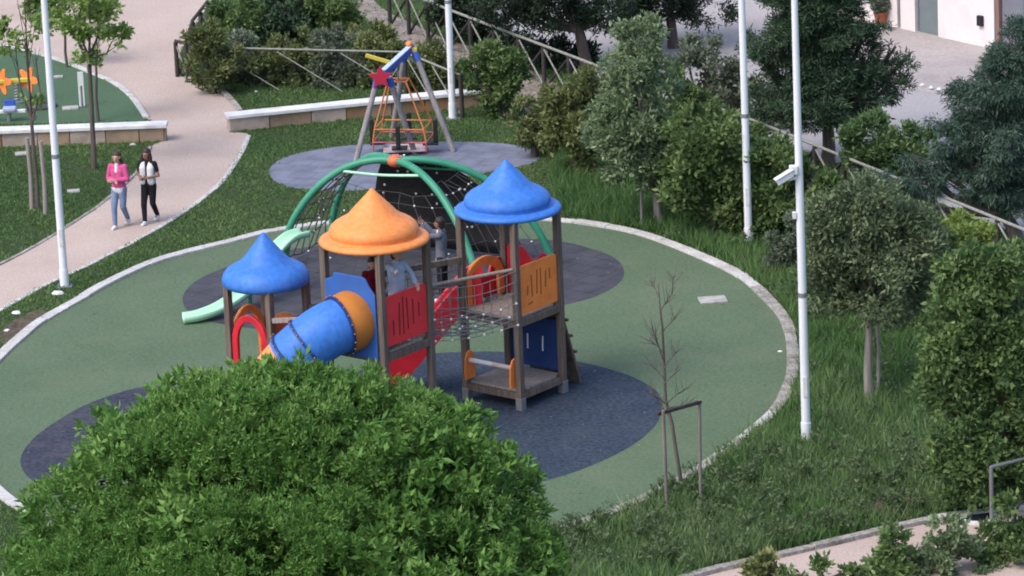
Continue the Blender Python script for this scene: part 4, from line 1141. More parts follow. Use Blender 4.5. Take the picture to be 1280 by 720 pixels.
# ------------------------------------------------------------------ the swing frame beyond
sw_f = [G(443, 209), G(519, 193)]; sw_b = [G(490, 172), G(567, 190)]
ff = (sw_f[0] + sw_f[1]) / 2; fb = (sw_b[0] + sw_b[1]) / 2
af = Wd(479, 92, ff.y); ab = Wd(512, 62, fb.y)
swf = thing('swing_frame', 'timber swing frame with a blue beam and a red star', 'swing', (ff + fb) / 2)
def spart(mb, name, m, smooth=False, bevel=0.0, parent=None, root=None):
    return mb.build(name, m, parent or root or swf, bevel, smooth)


for ft, ap in ((sw_f[0], af + Vector((-.12, 0, -.08))), (sw_f[1], af + Vector((.12, 0, -.08))), (sw_b[0], ab + Vector((-.1, 0, -.05))), (sw_b[1], ab + Vector((.1, 0, -.05)))):
    lg = spart(MB().tube([ft, ap], .062, 10), 'leg', MT['greywood'], True)
    dv = (ap - ft).normalized(); spart(MB().tube([ap - dv * .22, ap - dv * .02], .075, 10), 'leg_bracket', MT['cobalt'], True, parent=lg)
bdv = (ab - af).normalized()
spart(MB().bar(af - bdv * .05, ab + bdv * .12, .13, .14), 'beam', MT['cobalt'], bevel=.01)
spart(MB().bar(af + bdv * .0 + Z * .078, ab + Z * .078, .12, .014), 'lit_beam_top', MT['litbeam'])  # thin pale strip, the lit top of the beam put into colour
star = [((.27 if k % 2 == 0 else .13) * math.sin(math.pi * k / 5), (.27 if k % 2 == 0 else .13) * math.cos(math.pi * k / 5)) for k in range(10)]
sx_ = Vector((1, 0, 0)); spart(MB().prism(star, af - bdv * .10 + Vector((-.02, -.03, -.04)), sx_, Z, .04), 'star', MT['starred'], bevel=.006)
spart(MB().ball(ab + Z * .12, .07, 10, 8), 'finial', MT['orangepanel'], True)
spart(MB().bar(ab + Vector((-.02, 0, 0)), ab + Vector((.16, .0, -.02)), .08, .1), 'end_cap', MT['yellow'], bevel=.01)
ym = af.lerp(ab, .35); spart(MB().bar(Wd(457, 69, ym.y), Wd(487, 78, ym.y), .08, .08), 'side_arm', MT['yellow'], bevel=.01)
# the hanging orange cage with four seats
cg = af.lerp(ab, .5); cgc = Vector((Wd(506, 195, cg.y).x, cg.y, 0))
cage = thing('hanging_seat_cage', 'orange tubular cage with black seats hanging in the swing frame', 'swing', Vector((cgc.x, cgc.y, 0)))
u1 = Vector((.98, -.2, 0)).normalized(); u2 = Vector((.2, .98, 0)); zt, zm, zl = Wd(500, 100, cg.y).z, Wd(506, 156, cg.y).z, .16
cor = [(-1, -1), (1, -1), (1, 1), (-1, 1)]
TOPC = Vector((Wd(498, 100, cg.y).x, cg.y, zt))
top = [TOPC + u1 * (.20 * a) + u2 * (.16 * b) for a, b in cor]
midc = [Vector((cgc.x, cgc.y, zm)) + u1 * (.54 * a) + u2 * (.42 * b) for a, b in cor]
lowc = [Vector((cgc.x, cgc.y, zl + .18)) + u1 * (.58 * a) + u2 * (.45 * b) for a, b in cor]
fr = MB(); rr = .018
for S_ in (top, midc): 
    for k in range(4): fr.tube([S_[k], S_[(k + 1) % 4]], rr, 8)
for k in range(4):
    fr.tube([top[k], midc[k]], rr, 8); fr.tube([midc[k], lowc[k]], rr, 8)
fr.tube([top[0], top[2]], rr, 8)
spart(fr, 'frame', MT['orangetubeframe'], True, root=cage)
lo = MB()
for k in range(4): lo.tube([lowc[k], lowc[(k + 1) % 4]], rr, 8)
lo.tube([lowc[0] - Z * .3, lowc[0]], rr, 8); lo.tube([lowc[1] - Z * .2, lowc[1]], rr, 8)
spart(lo, 'lower_rail', MT['pinktube'], True, root=cage)
for k in range(4):
    p = lowc[k].lerp(lowc[(k + 1) % 4], .5) - Z * .12
    st = spart(MB().box(p, (.34, .26, .05)), 'seat', MT['black'], bevel=.015, root=cage)
    spart(MB().box(p + Z * .28 + (p - Vector((cgc.x, cgc.y, p.z))).normalized() * .12, (.10, .10, .5)), 'seat_back', MT['black'], bevel=.02, root=cage)
spart(MB().box(Vector((cgc.x, cgc.y, .1)), (.9, .6, .04)), 'footboard', MT['pinkbar'], bevel=.01, root=cage)
spart(MB().tube([TOPC, Vector((TOPC.x, TOPC.y, cg.z - .05))], .02, 8).tube([top[3], top[3].lerp(ab, .35)], .012, 6), 'hanger', MT['steel'], True, root=cage)

# ------------------------------------------------------------------ toys in the upper play area
P = G(22, 128)
spr = thing('spring_rider', 'orange spring rider with two petal shaped panels in the upper play area', 'spring rider', P)
for dx, dz, ph in ((-.32, .50, .0), (.28, .52, .5)):
    pet = [((.20 + .07 * math.cos(5 * a + ph)) * math.cos(a), (.24 + .08 * math.cos(5 * a + ph)) * math.sin(a)) for a in [2 * math.pi * k / 40 for k in range(40)]]
    MB().prism(pet, P + Vector((dx, .0, dz)), Vector((.9, -.42, 0)), Z, .05).build('side_panel', MT['orangepanel'], spr, bevel=.01)
MB().bar(P + Vector((-.4, 0, .5)), P + Vector((.4, 0, .52)), .12, .10).build('seat', MT['yellow'], spr, bevel=.02)
MB().tube([P + Vector((.06 * math.cos(a), .06 * math.sin(a), .05 + a * .0105)) for a in [k * .5 for k in range(80)]], .016, 6).build('spring', MT['steel'], spr, smooth=True)
MB().lathe([(.2, 0), (.2, .04), (0, .04)], P, 20).build('base', MT['steel'], spr)
P = G(12, 152)
ses = thing('seesaw', 'white seesaw beam with a pale blue seat in front of the orange rider', 'seesaw', P)
MB().bar(P + Vector((-.9, .1, .22)), P + Vector((.38, -.02, .24)), .10, .07).build('beam', MT['white'], ses, bevel=.01)
MB().box(P + Vector((.02, 0, .29)), (.30, .26, .10)).build('seat', MT['seatblue'] if 'seatblue' in MT else MT['paledenim'], ses, bevel=.03)
MB().box(P + Vector((.02, .10, .40)), (.26, .04, .16)).build('seat_back', MT['cobalt'], ses, bevel=.02)
MB().tube([P, P + Z * .2], .05, 10).build('pivot', MT['steel'], ses, smooth=True)
P = G(52, 134); pad = MB().lathe([(.35, 0), (.35, .05), (.28, .09), (0, .09)], P, 24).build('rubber_step', MT['slate_rubber']); rebase(pad, P)
tag(pad, 'dark grey rubber step on the upper green play surface beside the orange rider', 'play step')


# ------------------------------------------------------------------ people
def remeshed(mb, name, m, parent, vox, smooth_it=6):
    o = mb.build(name, m, parent, 0, True)
    r_ = o.modifiers.new('union', 'REMESH'); r_.mode = 'VOXEL'; r_.voxel_size = vox; r_.use_smooth_shade = True
    s_ = o.modifiers.new('soften', 'SMOOTH'); s_.factor = .5; s_.iterations = smooth_it
    return o


def capsule(mb, a, b, ra, rb, n=12):
    a, b = Vector(a), Vector(b); d = (b - a)
    L = d.length
    if L < 1e-6: return
    d.normalize(); x = d.orthogonal().normalized(); y = d.cross(x)
    prof = [(max(ra * math.sin(math.pi / 2 * k / 4), 1e-3), -ra * math.cos(math.pi / 2 * k / 4)) for k in range(5)] + [(max(rb * math.cos(math.pi / 2 * k / 4), 1e-3), L + rb * math.sin(math.pi / 2 * k / 4)) for k in range(5)]
    mb.lathe(prof, a, n, (x, y, d))


def chain(mb, pts, rs):
    for i in range(len(pts) - 1): capsule(mb, pts[i], pts[i + 1], rs[i], rs[i + 1])


def hand(mb, wrist, dirv, side, k):
    d = dirv.normalized(); s = (side - d * side.dot(d)).normalized(); n = d.cross(s)
    pc_ = wrist + d * .045 * k
    capsule(mb, wrist + s * .012 * k, pc_ + d * .035 * k + s * .02 * k, .020 * k, .018 * k, 8); capsule(mb, wrist - s * .012 * k, pc_ + d * .035 * k - s * .02 * k, .020 * k, .018 * k, 8)
    for q, ln in ((-1.5, .055), (-.5, .068), (.5, .072), (1.5, .062)):
        b0 = pc_ + d * .04 * k + s * q * .019 * k; m_ = b0 + d * ln * .55 * k + n * .008 * k; e = m_ + d * ln * .4 * k + n * .028 * k
        capsule(mb, b0, m_, .0088 * k, .008 * k, 7); capsule(mb, m_, e, .008 * k, .0068 * k, 7)
    b0 = wrist + d * .02 * k + s * .03 * k; m_ = b0 + (d * .6 + s * .8).normalized() * .035 * k; e = m_ + (d + s * .1).normalized() * .03 * k
    capsule(mb, b0, m_, .012 * k, .010 * k, 7); capsule(mb, m_, e, .010 * k, .008 * k, 7)


def person(label, loc, heading, H, J, skin, hair, top, trousers, shoes, hair_long=0.0, inner=None, top_len=.50, sleeve=1.0, head_turn=0.0, lean=(0, 0), vest=False, group=None, top_fat=1.0, ponytail=False):
    """J: local joints as fractions of H (x to the figure's left... y forward, z up): knee/ankle/toe/elbow/hand for both sides"""
    root = thing('person', label, 'person', loc, group)
    fw = Vector((math.cos(heading), math.sin(heading), 0)); lf = Vector((-fw.y, fw.x, 0)); loc = Vector(loc)
    k = H / 1.65

    def T(p):
        x, y, z = p
        if z > .5: x += lean[0] * (z - .5); y += lean[1] * (z - .5)
        return loc + lf * (x * H) + fw * (y * H) + Z * (z * H)
    pel, wai, che, nek, hd0 = T((0, 0, .53)), T((0, .005, .62)), T((0, .0, .745)), T((0, .005, .845)), T((0, .02, .925))
    shl = [T((sgn * .098, 0, .805)) for sgn in (1, -1)]; hip = [T((sgn * .052, 0, .51)) for sgn in (1, -1)]
    kn = [T(J['knee'][i]) for i in (0, 1)]; an = [T(J['ankle'][i]) for i in (0, 1)]
    el = [T(J['elbow'][i]) for i in (0, 1)]; ha_ = [T(J['hand'][i]) for i in (0, 1)]
    vox = max(.0065, .0072 * k)
    b = MB()
    # torso, neck, head with nose and ears
    for sgn in (-1, 1): chain(b, [pel + lf * .045 * k * sgn, wai + lf * .04 * k * sgn, che + lf * .055 * k * sgn], [.098 * k, .082 * k, .09 * k])
    chain(b, [shl[0], che + Z * .05 * k, shl[1]], [.045 * k, .075 * k, .045 * k]); chain(b, [che, nek, hd0], [.07 * k, .046 * k, .05 * k])
    ht = heading + head_turn; hf = Vector((math.cos(ht), math.sin(ht), 0)); hl_ = Vector((-hf.y, hf.x, 0))
    hs_ = 1.65 / H; hk = k * (hs_ ** .45)
    capsule(b, hd0 + Z * .02 * hk - hf * .012 * hk, hd0 + Z * .038 * hk - hf * .02 * hk, .084 * hk, .082 * hk, 16); capsule(b, hd0 - Z * .045 * hk + hf * .022 * hk, hd0 + Z * .01 * hk + hf * .015 * hk, .056 * hk, .068 * hk, 14)
    capsule(b, hd0 + hf * .082 * hk + Z * .012 * hk, hd0 + hf * .098 * hk - Z * .018 * hk, .010 * hk, .014 * hk, 8)
    for sgn in (-1, 1): capsule(b, hd0 + hl_ * (.078 * sgn * hk) + Z * .015 * hk, hd0 + hl_ * (.078 * sgn * hk) - Z * .018 * hk, .016 * hk, .011 * hk, 8)
    for i in (0, 1):
        chain(b, [shl[i], el[i], ha_[i]], [.046 * k, .036 * k, .026 * k])
        fdir = (ha_[i] - el[i]).normalized(); sd_ = J.get('palm', [(0, 0, 1), (0, 0, 1)])[i]; hand(b, ha_[i], fdir, lf * sd_[0] + fw * sd_[1] + Z * sd_[2], k)
        chain(b, [hip[i], kn[i], an[i]], [.080 * k, .052 * k, .036 * k])
        toe = an[i] + fw * .10 * k - Z * (an[i].z - loc.z - .03 * k if J.get('flat', (1, 1))[i] else .04 * k)
        capsule(b, an[i] - Z * .03 * k, toe, .032 * k, .026 * k)
    remeshed(b, 'body', MT[skin], root, vox)
    # trousers
    t = MB()
    for sgn in (-1, 1): capsule(t, pel + lf * .045 * k * sgn, pel.lerp(wai, .55) + lf * .043 * k * sgn, .108 * k, .095 * k)
    for i in (0, 1): chain(t, [hip[i], kn[i], an[i] + Z * .02 * k], [.094 * k, .066 * k, .050 * k])
    remeshed(t, 'trousers', MT[trousers], root, vox * 1.2)
    # top
    g_ = MB(); lowz = T((0, 0, top_len))
    f_ = top_fat
    for sgn in (-1, 1):
        chain(g_, [lowz + lf * .047 * k * sgn, wai + lf * .043 * k * sgn, che + lf * .058 * k * sgn], [.112 * k * f_, .098 * k * f_, .103 * k * f_])
    chain(g_, [shl[0], che + Z * .055 * k, shl[1]], [.060 * k, .082 * k, .060 * k])
    capsule(g_, che + Z * .06 * k, nek - Z * .015 * k, .075 * k, .058 * k)
    for i in (0, 1):
        if sleeve >= 1: chain(g_, [shl[i], el[i], el[i].lerp(ha_[i], .9)], [.062 * k, .052 * k, .042 * k])
        elif sleeve > 0: chain(g_, [shl[i], shl[i].lerp(el[i], sleeve)], [.062 * k, .054 * k])
    remeshed(g_, 'top', MT[top], root, vox * 1.2)
    if inner:                                             # open garment over an inner shirt
        q = MB()
        if vest:
            for sgn in (-1, 1):
                chain(q, [lowz + lf * .088 * k * sgn + fw * .05 * k, wai + lf * .082 * k * sgn + fw * .05 * k, che + lf * .088 * k * sgn + fw * .05 * k, che + lf * .078 * k * sgn + Z * .085 * k + fw * .006 * k], [.084 * k, .078 * k, .084 * k, .074 * k])
                chain(q, [lowz + lf * .05 * k * sgn - fw * .04 * k, che + lf * .05 * k * sgn - fw * .035 * k], [.1 * k, .09 * k])
            remeshed(q, 'waistcoat', MT[inner], root, vox * 1.2)
        else:
            capsule(q, che + fw * .072 * k - Z * .0 * k, nek + fw * .03 * k - Z * .02 * k, .040 * k, .046 * k)
            for sgn in (-1, 1): capsule(q, lowz + lf * .048 * k * sgn - Z * .05 * k, lowz + lf * .048 * k * sgn, .112 * k, .112 * k)
            remeshed(q, 'shirt', MT[inner], root, vox * 1.2)
    # shoes
    for i in (0, 1):
        s_ = MB(); zb = loc.z + .035 * k if J.get('flat', (1, 1))[i] else an[i].z - .06 * k
        heel = Vector((an[i].x, an[i].y, zb)) - fw * .03 * k
        capsule(s_, heel, heel + fw * .15 * k - Z * .004 * k, .046 * k, .040 * k); capsule(s_, heel + Z * .03 * k, heel + fw * .05 * k + Z * .03 * k, .042 * k, .038 * k)
        remeshed(s_, 'shoe', MT[shoes], root, vox)
    # hair
    h = MB()
    capsule(h, hd0 + Z * .045 * hk - hf * .03 * hk, hd0 + Z * .052 * hk - hf * .022 * hk, .092 * hk, .090 * hk, 16)
    capsule(h, hd0 - hf * .045 * hk + Z * .03 * hk, hd0 - hf * .05 * hk - Z * .05 * hk, .078 * hk, .062 * hk, 14)
    if hair_long:
        for sgn in (-1, 1):
            chain(h, [hd0 + hl_ * (.066 * sgn * hk) + Z * .03 * hk, hd0 + hl_ * (.088 * sgn * hk) - Z * .06 * hk - hf * .01 * hk, hd0 + hl_ * (.098 * sgn * hk) - Z * (.06 + hair_long) * hk], [.040 * hk, .044 * hk, .028 * hk])
        chain(h, [hd0 - hf * .06 * hk, hd0 - hf * .085 * hk - Z * .1 * hk, hd0 - hf * .085 * hk - Z * (.08 + hair_long) * hk], [.08 * hk, .085 * hk, .05 * hk])
    if ponytail: chain(h, [hd0 - hf * .09 * hk + hl_ * .03 * hk, hd0 - hf * .10 * hk + hl_ * .07 * hk - Z * .1 * hk, hd0 + hl_ * .085 * hk - hf * .06 * hk - Z * .2 * hk], [.035 * hk, .042 * hk, .022 * hk])
    remeshed(h, 'hair', MT[hair], root, vox)
    for sgn in (-1, 1): MB().ball(hd0 + hf * .079 * hk + hl_ * (.031 * sgn * hk) + Z * .018 * hk, .011 * hk, 8, 6, (1, 1, .7)).build('eye', MT['eye'], root, smooth=True)
    MB().ball(hd0 + hf * .074 * hk - Z * .045 * hk, .018 * hk, 10, 6, (1, 1, .35)).build('mouth', MT['lip'], root, smooth=True)
    return root


# walking: one leg forward, one back
def walk(front):                                          # front = 0 or 1: the leg in front
    kf, af_ = (.085, .27), (.10, .055); kb_, ab_ = (.01, .275), (-.115, .085)
    K, A = [None, None], [None, None]
    for i, sgn in ((0, 1), (1, -1)):
        kk, aa = (kf, af_) if i == front else (kb_, ab_)
        K[i] = (sgn * .045, kk[0], kk[1]); A[i] = (sgn * .038, aa[0], aa[1])
    return dict(knee=K, ankle=A, flat=(front == 0, front == 1))


HEAD = math.radians(-112)
J1 = walk(1); J1.update(elbow=[(.135, .015, .645), (-.135, .015, .645)], hand=[(.0, .115, .645), (-.0, .105, .625)], palm=[(0, 0, 1), (0, 0, 1)])
person('girl in a pink cardigan and blue jeans walking with folded arms', G(152, 284), HEAD, 1.60, J1, 'skin', 'hair_brown', 'pinkcloth', 'denim', 'whitecloth', inner='whitecloth', top_len=.535, head_turn=.1, ponytail=True, group='girls walking on the path')
J2 = walk(1); J2.update(elbow=[(.145, .0, .65), (-.145, .0, .65)], hand=[(.03, .12, .64), (-.045, .12, .64)], palm=[(0, 0, 1), (0, 0, 1)])
g2 = person('girl with long dark hair in a white waistcoat and black leggings walking', G(189, 279), HEAD, 1.58, J2, 'skin_dark', 'hair_dark', 'blackcloth', 'blackcloth', 'whitecloth', hair_long=.17, inner='whitecloth', vest=True, sleeve=.55, top_len=.57, head_turn=-.05, group='girls walking on the path')

# standing figures
def stand(sp_=.05):
    return dict(knee=[(sp_, .015, .28), (-sp_, .0, .28)], ankle=[(sp_ * 1.1, 0, .05), (-sp_ * 1.1, -.02, .05)], flat=(True, True))


J3 = stand(.06); J3.update(elbow=[(.11, .12, .80), (-.10, .13, .79)], hand=[(.10, .20, .93), (-.09, .22, .90)], palm=[(1, 0, 0), (1, 0, 0)])
person('woman in a grey hoodie and black trousers reaching up at the climbing dome', G(555, 376), math.radians(165), 1.66, J3, 'skin_dark', 'hair_dark', 'greycloth', 'blackcloth', 'whitecloth', inner='whitecloth', top_len=.52, head_turn=-.1)
J4 = stand(.055); J4.update(elbow=[(.15, .06, .70), (-.14, .12, .78)], hand=[(.12, .15, .60), (-.20, .18, .80)], palm=[(0, 1, 0), (0, 0, 1)])
c4 = TM.F.lerp(TM.R, .56) - E1 * .24; c4.z = FZ + .02
person('person in pale blue denim leaning on the red balustrade under the orange roof', c4, math.atan2(E1.y, E1.x), 1.74, J4, 'skin', 'hair_brown', 'paledenim', 'paledenim', 'whitecloth', top_len=.47, lean=(-.12, .10), top_fat=1.08)
J5 = stand(.05); J5.update(elbow=[(.13, .04, .64), (-.13, .04, .64)], hand=[(.09, .12, .56), (-.09, .12, .58)], palm=[(0, 0, 1), (0, 0, 1)])
c5 = TM.c - E1 * .18 + E2 * .12 ; c5.z = FZ + .02
person('child in a dark red fleece standing under the orange roof', c5, math.radians(-80), 1.42, J5, 'skin', 'hair_dark', 'maroon', 'blackcloth', 'blackcloth', top_len=.5)
c6 = TM.L.lerp(TM.B, .22) + E1 * .2; c6.z = FZ + .02
person('small child with reddish hair and white top behind the blue slide plate', c6, math.radians(-110), 1.12, J5, 'skin', 'hair_red', 'whitecloth', 'denim', 'whitecloth', top_len=.5)

# ------------------------------------------------------------------ vegetation
# the big round tree in front
FT = Wd(345, 455, -28.0); kf_ = scale_at(FT)
Bt = Vector((Wd(352, 640, -28.0).x, -28.0, 0))
big = thing('round_crowned_tree', 'big fresh green tree with a dense round crown in front of the playground', 'tree', Bt)
fl = []
for (x, y, rx, ry, dy) in [(350, 610, 200, 140, 0), (240, 620, 150, 120, -.3), (460, 600, 150, 120, -.2), (150, 660, 120, 95, -.5), (560, 640, 110, 100, -.4), (330, 546, 150, 80, .2), (250, 548, 90, 56, .1), (430, 530, 110, 68, .2), (520, 560, 90, 68, 0),
                           (112, 726, 92, 74, -.5), (600, 700, 95, 85, -.6), (350, 720, 240, 130, -1.3), (200, 760, 180, 120, -1.4), (500, 760, 170, 120, -1.4), (200, 572, 70, 52, 0), (600, 625, 60, 55, -.2), (48, 738, 62, 48, -.5), (290, 512, 80, 44, .15), (380, 506, 80, 44, .1), (330, 560, 130, 80, -.5), (650, 720, 60, 60, -.6)]:
    c = Wd(x, y, -28.0 + dy); q = scale_at(c); fl.append((c, rx / q, (rx + ry) / 2 / q, ry / q / cp))
tb = MB(); fz = fl[0][0].z - 2.2
tb.tube([Bt, Bt + Vector((.1, 0, fz * .5)), Bt + Vector((0, 0, fz))], [.26, .21, .18], 12)
for l in fl: tb.tube([Bt + Z * fz, (Bt + Z * fz).lerp(l[0], .5) - Z * .2, l[0]], [.12, .08, .03], 7, caps=False)
tb.build('trunk', MT['bark'], big, smooth=True)
V, ti = leaves(fl, 29000, 13, .026, .082, .022, 21, shell=.82, up=.6, out=1.0, tuft=True, spread=1.3, bump=.06, sub=1800, subr=(.11, .22), stray=0)
V2, ti2 = leaves(fl, 7500, 9, .06, .15, .06, 22, shell=.45, up=.3, out=.8, spread=1.2, bump=.05, sub=700, subr=(.22, .34), stray=0)
V2 = V2.reshape(-1, 4, 3); ctr = V2.mean(1)
V, ti = np.concatenate([V, V2.reshape(-1, 3)]), np.concatenate([ti, ti2])
np_mesh('crown', V, 4, LF['fore'], ti, big)

SH = dict(spread=1.0, bump=.26, stray=.18)
plant('conical_tree', 'grey green conical tree with pale young tips behind the playground', 'tree', (827, 284),
      [(797, 48, 30, 34), (792, 92, 44, 48), (800, 140, 58, 52), (788, 175, 50, 42), (838, 178, 38, 46), (812, 200, 56, 30)], 'greygreen', 2500, 10, .12, .125, .05, 31, tr=.055, bark='palebark', gap=.35, **SH)
plant('leafy_bush', 'tall mid green bush between the conical tree and a white lamp post', 'bush', (895, 296),
      [(872, 178, 40, 46), (905, 200, 46, 56), (880, 240, 48, 48), (915, 262, 34, 34), (858, 215, 30, 40)], 'mid', 1500, 9, .15, .14, .07, 32, gap=.25, **SH)
plant('leafy_bush', 'mid green bush behind the lamp post next to the fence', 'bush', (962, 296),
      [(958, 212, 30, 40), (975, 245, 34, 40), (950, 255, 30, 36)], 'laurel', 900, 9, .15, .14, .07, 33, gap=.25, **SH)
plant('olive_bush', 'olive toned bush at the foot of the long fence', 'bush', (722, 222),
      [(714, 118, 32, 34), (738, 150, 36, 42), (704, 158, 28, 36), (742, 188, 30, 30), (695, 130, 18, 24)], 'olive', 1000, 9, .14, .13, .06, 34, gap=.35, **SH)
plant('leafy_bush', 'upright green bush at the end of the low stone wall', 'bush', (627, 147),
      [(614, 76, 24, 24), (632, 98, 30, 30), (608, 104, 22, 26), (630, 125, 28, 20), (640, 78, 14, 18)], 'mid', 800, 9, .12, .12, .06, 35, gap=.3, **SH)
plant('dark_conifer', 'large dark green conifer with spreading branches beside the yard', 'conifer', (1034, 205),
      [(1000, 8, 62, 36), (1036, 22, 46, 30), (1010, 60, 72, 34), (1054, 72, 54, 28), (1104, 78, 40, 13), (1078, 44, 32, 14), (1082, 112, 48, 22), (1030, 114, 58, 28), (985, 100, 40, 28), (1015, -60, 56, 60), (1112, 108, 26, 9), (960, 40, 24, 24), (1060, 136, 40, 16), (965, 122, 36, 28), (1000, 140, 50, 22), (1030, 90, 70, 50), (1010, 30, 60, 60), (1025, 130, 62, 24, -.7), (1076, 126, 44, 20, -.6), (985, 126, 44, 24, -.5), (1130, 78, 20, 7), (1120, 60, 18, 7)], 'dark', 6000, 14, .15, .135, .026, 36, tr=.13, gap=.05, droop=.1, spread=.9, bump=.22, flat=.6, stray=.15)
plant('dark_pine', 'dark tree with a visible trunk overhanging the lane at the top', 'tree', (737, 92),
      [(640, 2, 60, 26), (700, -6, 70, 34), (760, -4, 60, 34), (700, 16, 46, 16), (755, 26, 34, 14), (660, 20, 30, 14), (700, -60, 90, 50)], 'verydark', 2600, 12, .17, .14, .036, 37, tr=.13, gap=.2, **SH)
plant('dark_pine', 'dark broad tree hanging over the lane beside the dark conifer', 'tree', (842, 60),
      [(820, -4, 60, 34), (870, 4, 46, 24), (800, 14, 40, 16), (840, -60, 80, 60)], 'verydark', 1500, 12, .17, .14, .036, 38, tr=.12, gap=.2, **SH)
plant('dark_bush', 'dark shrub behind the long fence', 'bush', (610, 52), [(585, 22, 34, 20), (625, 38, 34, 18), (660, 52, 34, 18), (560, 4, 30, 22)], 'verydark', 700, 9, .17, .14, .06, 381, gap=.1, **SH)
plant('dark_bush', 'dark shrub between the fence and the two trunks', 'bush', (712, 84), [(690, 66, 30, 16), (722, 80, 30, 16)], 'verydark', 320, 9, .15, .14, .06, 382, gap=.3, **SH)
plant('grey_bush', 'thin grey green bush between the lane and the dark conifer', 'bush', (897, 158),
      [(880, 66, 28, 30), (862, 92, 24, 26), (905, 92, 32, 34), (925, 125, 34, 30), (895, 128, 30, 28)], 'holm', 800, 8, .15, .13, .055, 39, gap=.55, **SH)
plant('blue_cedar', 'blue green cedar with drooping branch tips at the fence', 'cedar', (1272, 300),
      [(1276, 48, 24, 30), (1268, 84, 34, 26), (1246, 112, 36, 18), (1268, 130, 36, 32), (1222, 142, 30, 13), (1246, 172, 46, 22), (1204, 186, 34, 14), (1232, 212, 50, 22), (1170, 208, 30, 14), (1262, 226, 44, 30), (1276, 180, 34, 40), (1196, 228, 36, 16), (1140, 198, 18, 10), (1206, 108, 16, 8), (1278, 254, 30, 26), (1150, 222, 40, 24), (1118, 230, 30, 16), (1186, 160, 24, 10), (1250, 150, 60, 50), (1250, 210, 60, 40), (1274, 66, 36, 36), (1258, 108, 40, 28), (1216, 160, 44, 18), (1262, 96, 40, 40)], 'cedar', 6600, 16, .13, .125, .020, 40, tr=.13, gap=.2, droop=.45, spread=.75, bump=.25, flat=.7)
plant('pine_mound', 'rounded green shrub between conifer and cedar behind the fence', 'shrub', (1112, 252),
      [(1098, 176, 38, 32), (1130, 190, 34, 26), (1074, 196, 20, 22), (1120, 216, 40, 24), (1160, 178, 18, 16)], 'mound', 1000, 10, .15, .15, .05, 41, gap=.25, **SH)
plant('grey_leaved_tree', 'dusky grey green tree with a pale trunk beside the camera pole', 'tree', (1087, 507),
      [(1074, 258, 48, 34), (1112, 290, 54, 46), (1050, 292, 42, 52), (1134, 270, 36, 30), (1092, 340, 76, 46), (1034, 340, 30, 40), (1152, 318, 34, 44), (1066, 376, 46, 24), (1126, 372, 38, 26), (1040, 266, 28, 26), (1088, 310, 66, 58)], 'dusky', 3900, 9, .14, .11, .046, 42, tr=.075, bark='palebark', gap=.3, spread=1.0, bump=.3, stray=.2)
plant('broadleaf_bush', 'large laurel like bush reaching from fence height to the ground', 'bush', (1236, 640),
      [(1240, 336, 50, 36), (1272, 380, 46, 56), (1226, 400, 56, 50), (1200, 452, 44, 48), (1250, 470, 56, 60), (1196, 522, 44, 56), (1248, 555, 56, 66), (1200, 586, 40, 42), (1285, 520, 40, 80), (1285, 420, 40, 60), (1182, 480, 26, 36)], 'laurel', 4800, 9, .14, .12, .06, 43, tr=.09, gap=.3, **SH)
plant('yellow_green_shrub', 'yellow green shrub top below the fence rail', 'shrub', (1208, 402),
      [(1212, 296, 26, 24), (1190, 312, 22, 26), (1222, 330, 26, 30), (1200, 350, 26, 30)], 'yellowgreen', 560, 9, .13, .13, .065, 44, gap=.3, **SH)
plant('grey_bush', 'low grey green bush at the foot of the slim lamp post', 'bush', (985, 340), [(972, 312, 22, 20), (1000, 320, 24, 24), (1000, 290, 20, 24)], 'holm', 420, 8, .12, .11, .05, 45, gap=.4, **SH)
plant('leafy_bush', 'green bush rising between the two slim white lamp posts', 'bush', (1015, 300), [(985, 206, 20, 22), (1018, 228, 24, 26), (990, 244, 26, 34), (1020, 268, 30, 28)], 'mid', 700, 9, .14, .13, .065, 46, gap=.35, **SH)
plant('grey_bush', 'dry greyish bush at the far end of the long fence rail', 'bush', (950, 165), [(940, 140, 34, 24), (975, 150, 30, 22), (910, 130, 26, 22), (960, 110, 24, 20)], 'holm', 420, 8, .14, .12, .05, 47, gap=.5, **SH)

plant('leafy_bush', 'low mid green bush between the camera pole and the grey green tree', 'bush', (1032, 400), [(1024, 330, 22, 26), (1036, 356, 26, 28), (1026, 380, 24, 20)], 'mid', 520, 9, .13, .12, .055, 461, gap=.3, **SH)
plant('leafy_bush', 'green bush filling the gap between the grey green tree and the laurel like bush', 'bush', (1166, 420), [(1160, 300, 24, 28), (1172, 336, 26, 32), (1164, 372, 26, 30), (1170, 398, 24, 20)], 'mid', 700, 9, .13, .12, .055, 462, gap=.3, **SH)
plant('leafy_bush', 'mid green bush behind the conical tree at the foot of the fence', 'bush', (862, 214), [(848, 120, 24, 26), (868, 145, 30, 34), (856, 178, 30, 30), (884, 170, 24, 26)], 'mid', 760, 9, .14, .12, .055, 463, gap=.3, **SH)
plant('leafy_bush', 'small green bush between the olive toned bush and the low wall end', 'bush', (668, 196), [(660, 150, 22, 22), (676, 172, 24, 20)], 'hedge', 320, 9, .12, .12, .055, 464, gap=.35, **SH)

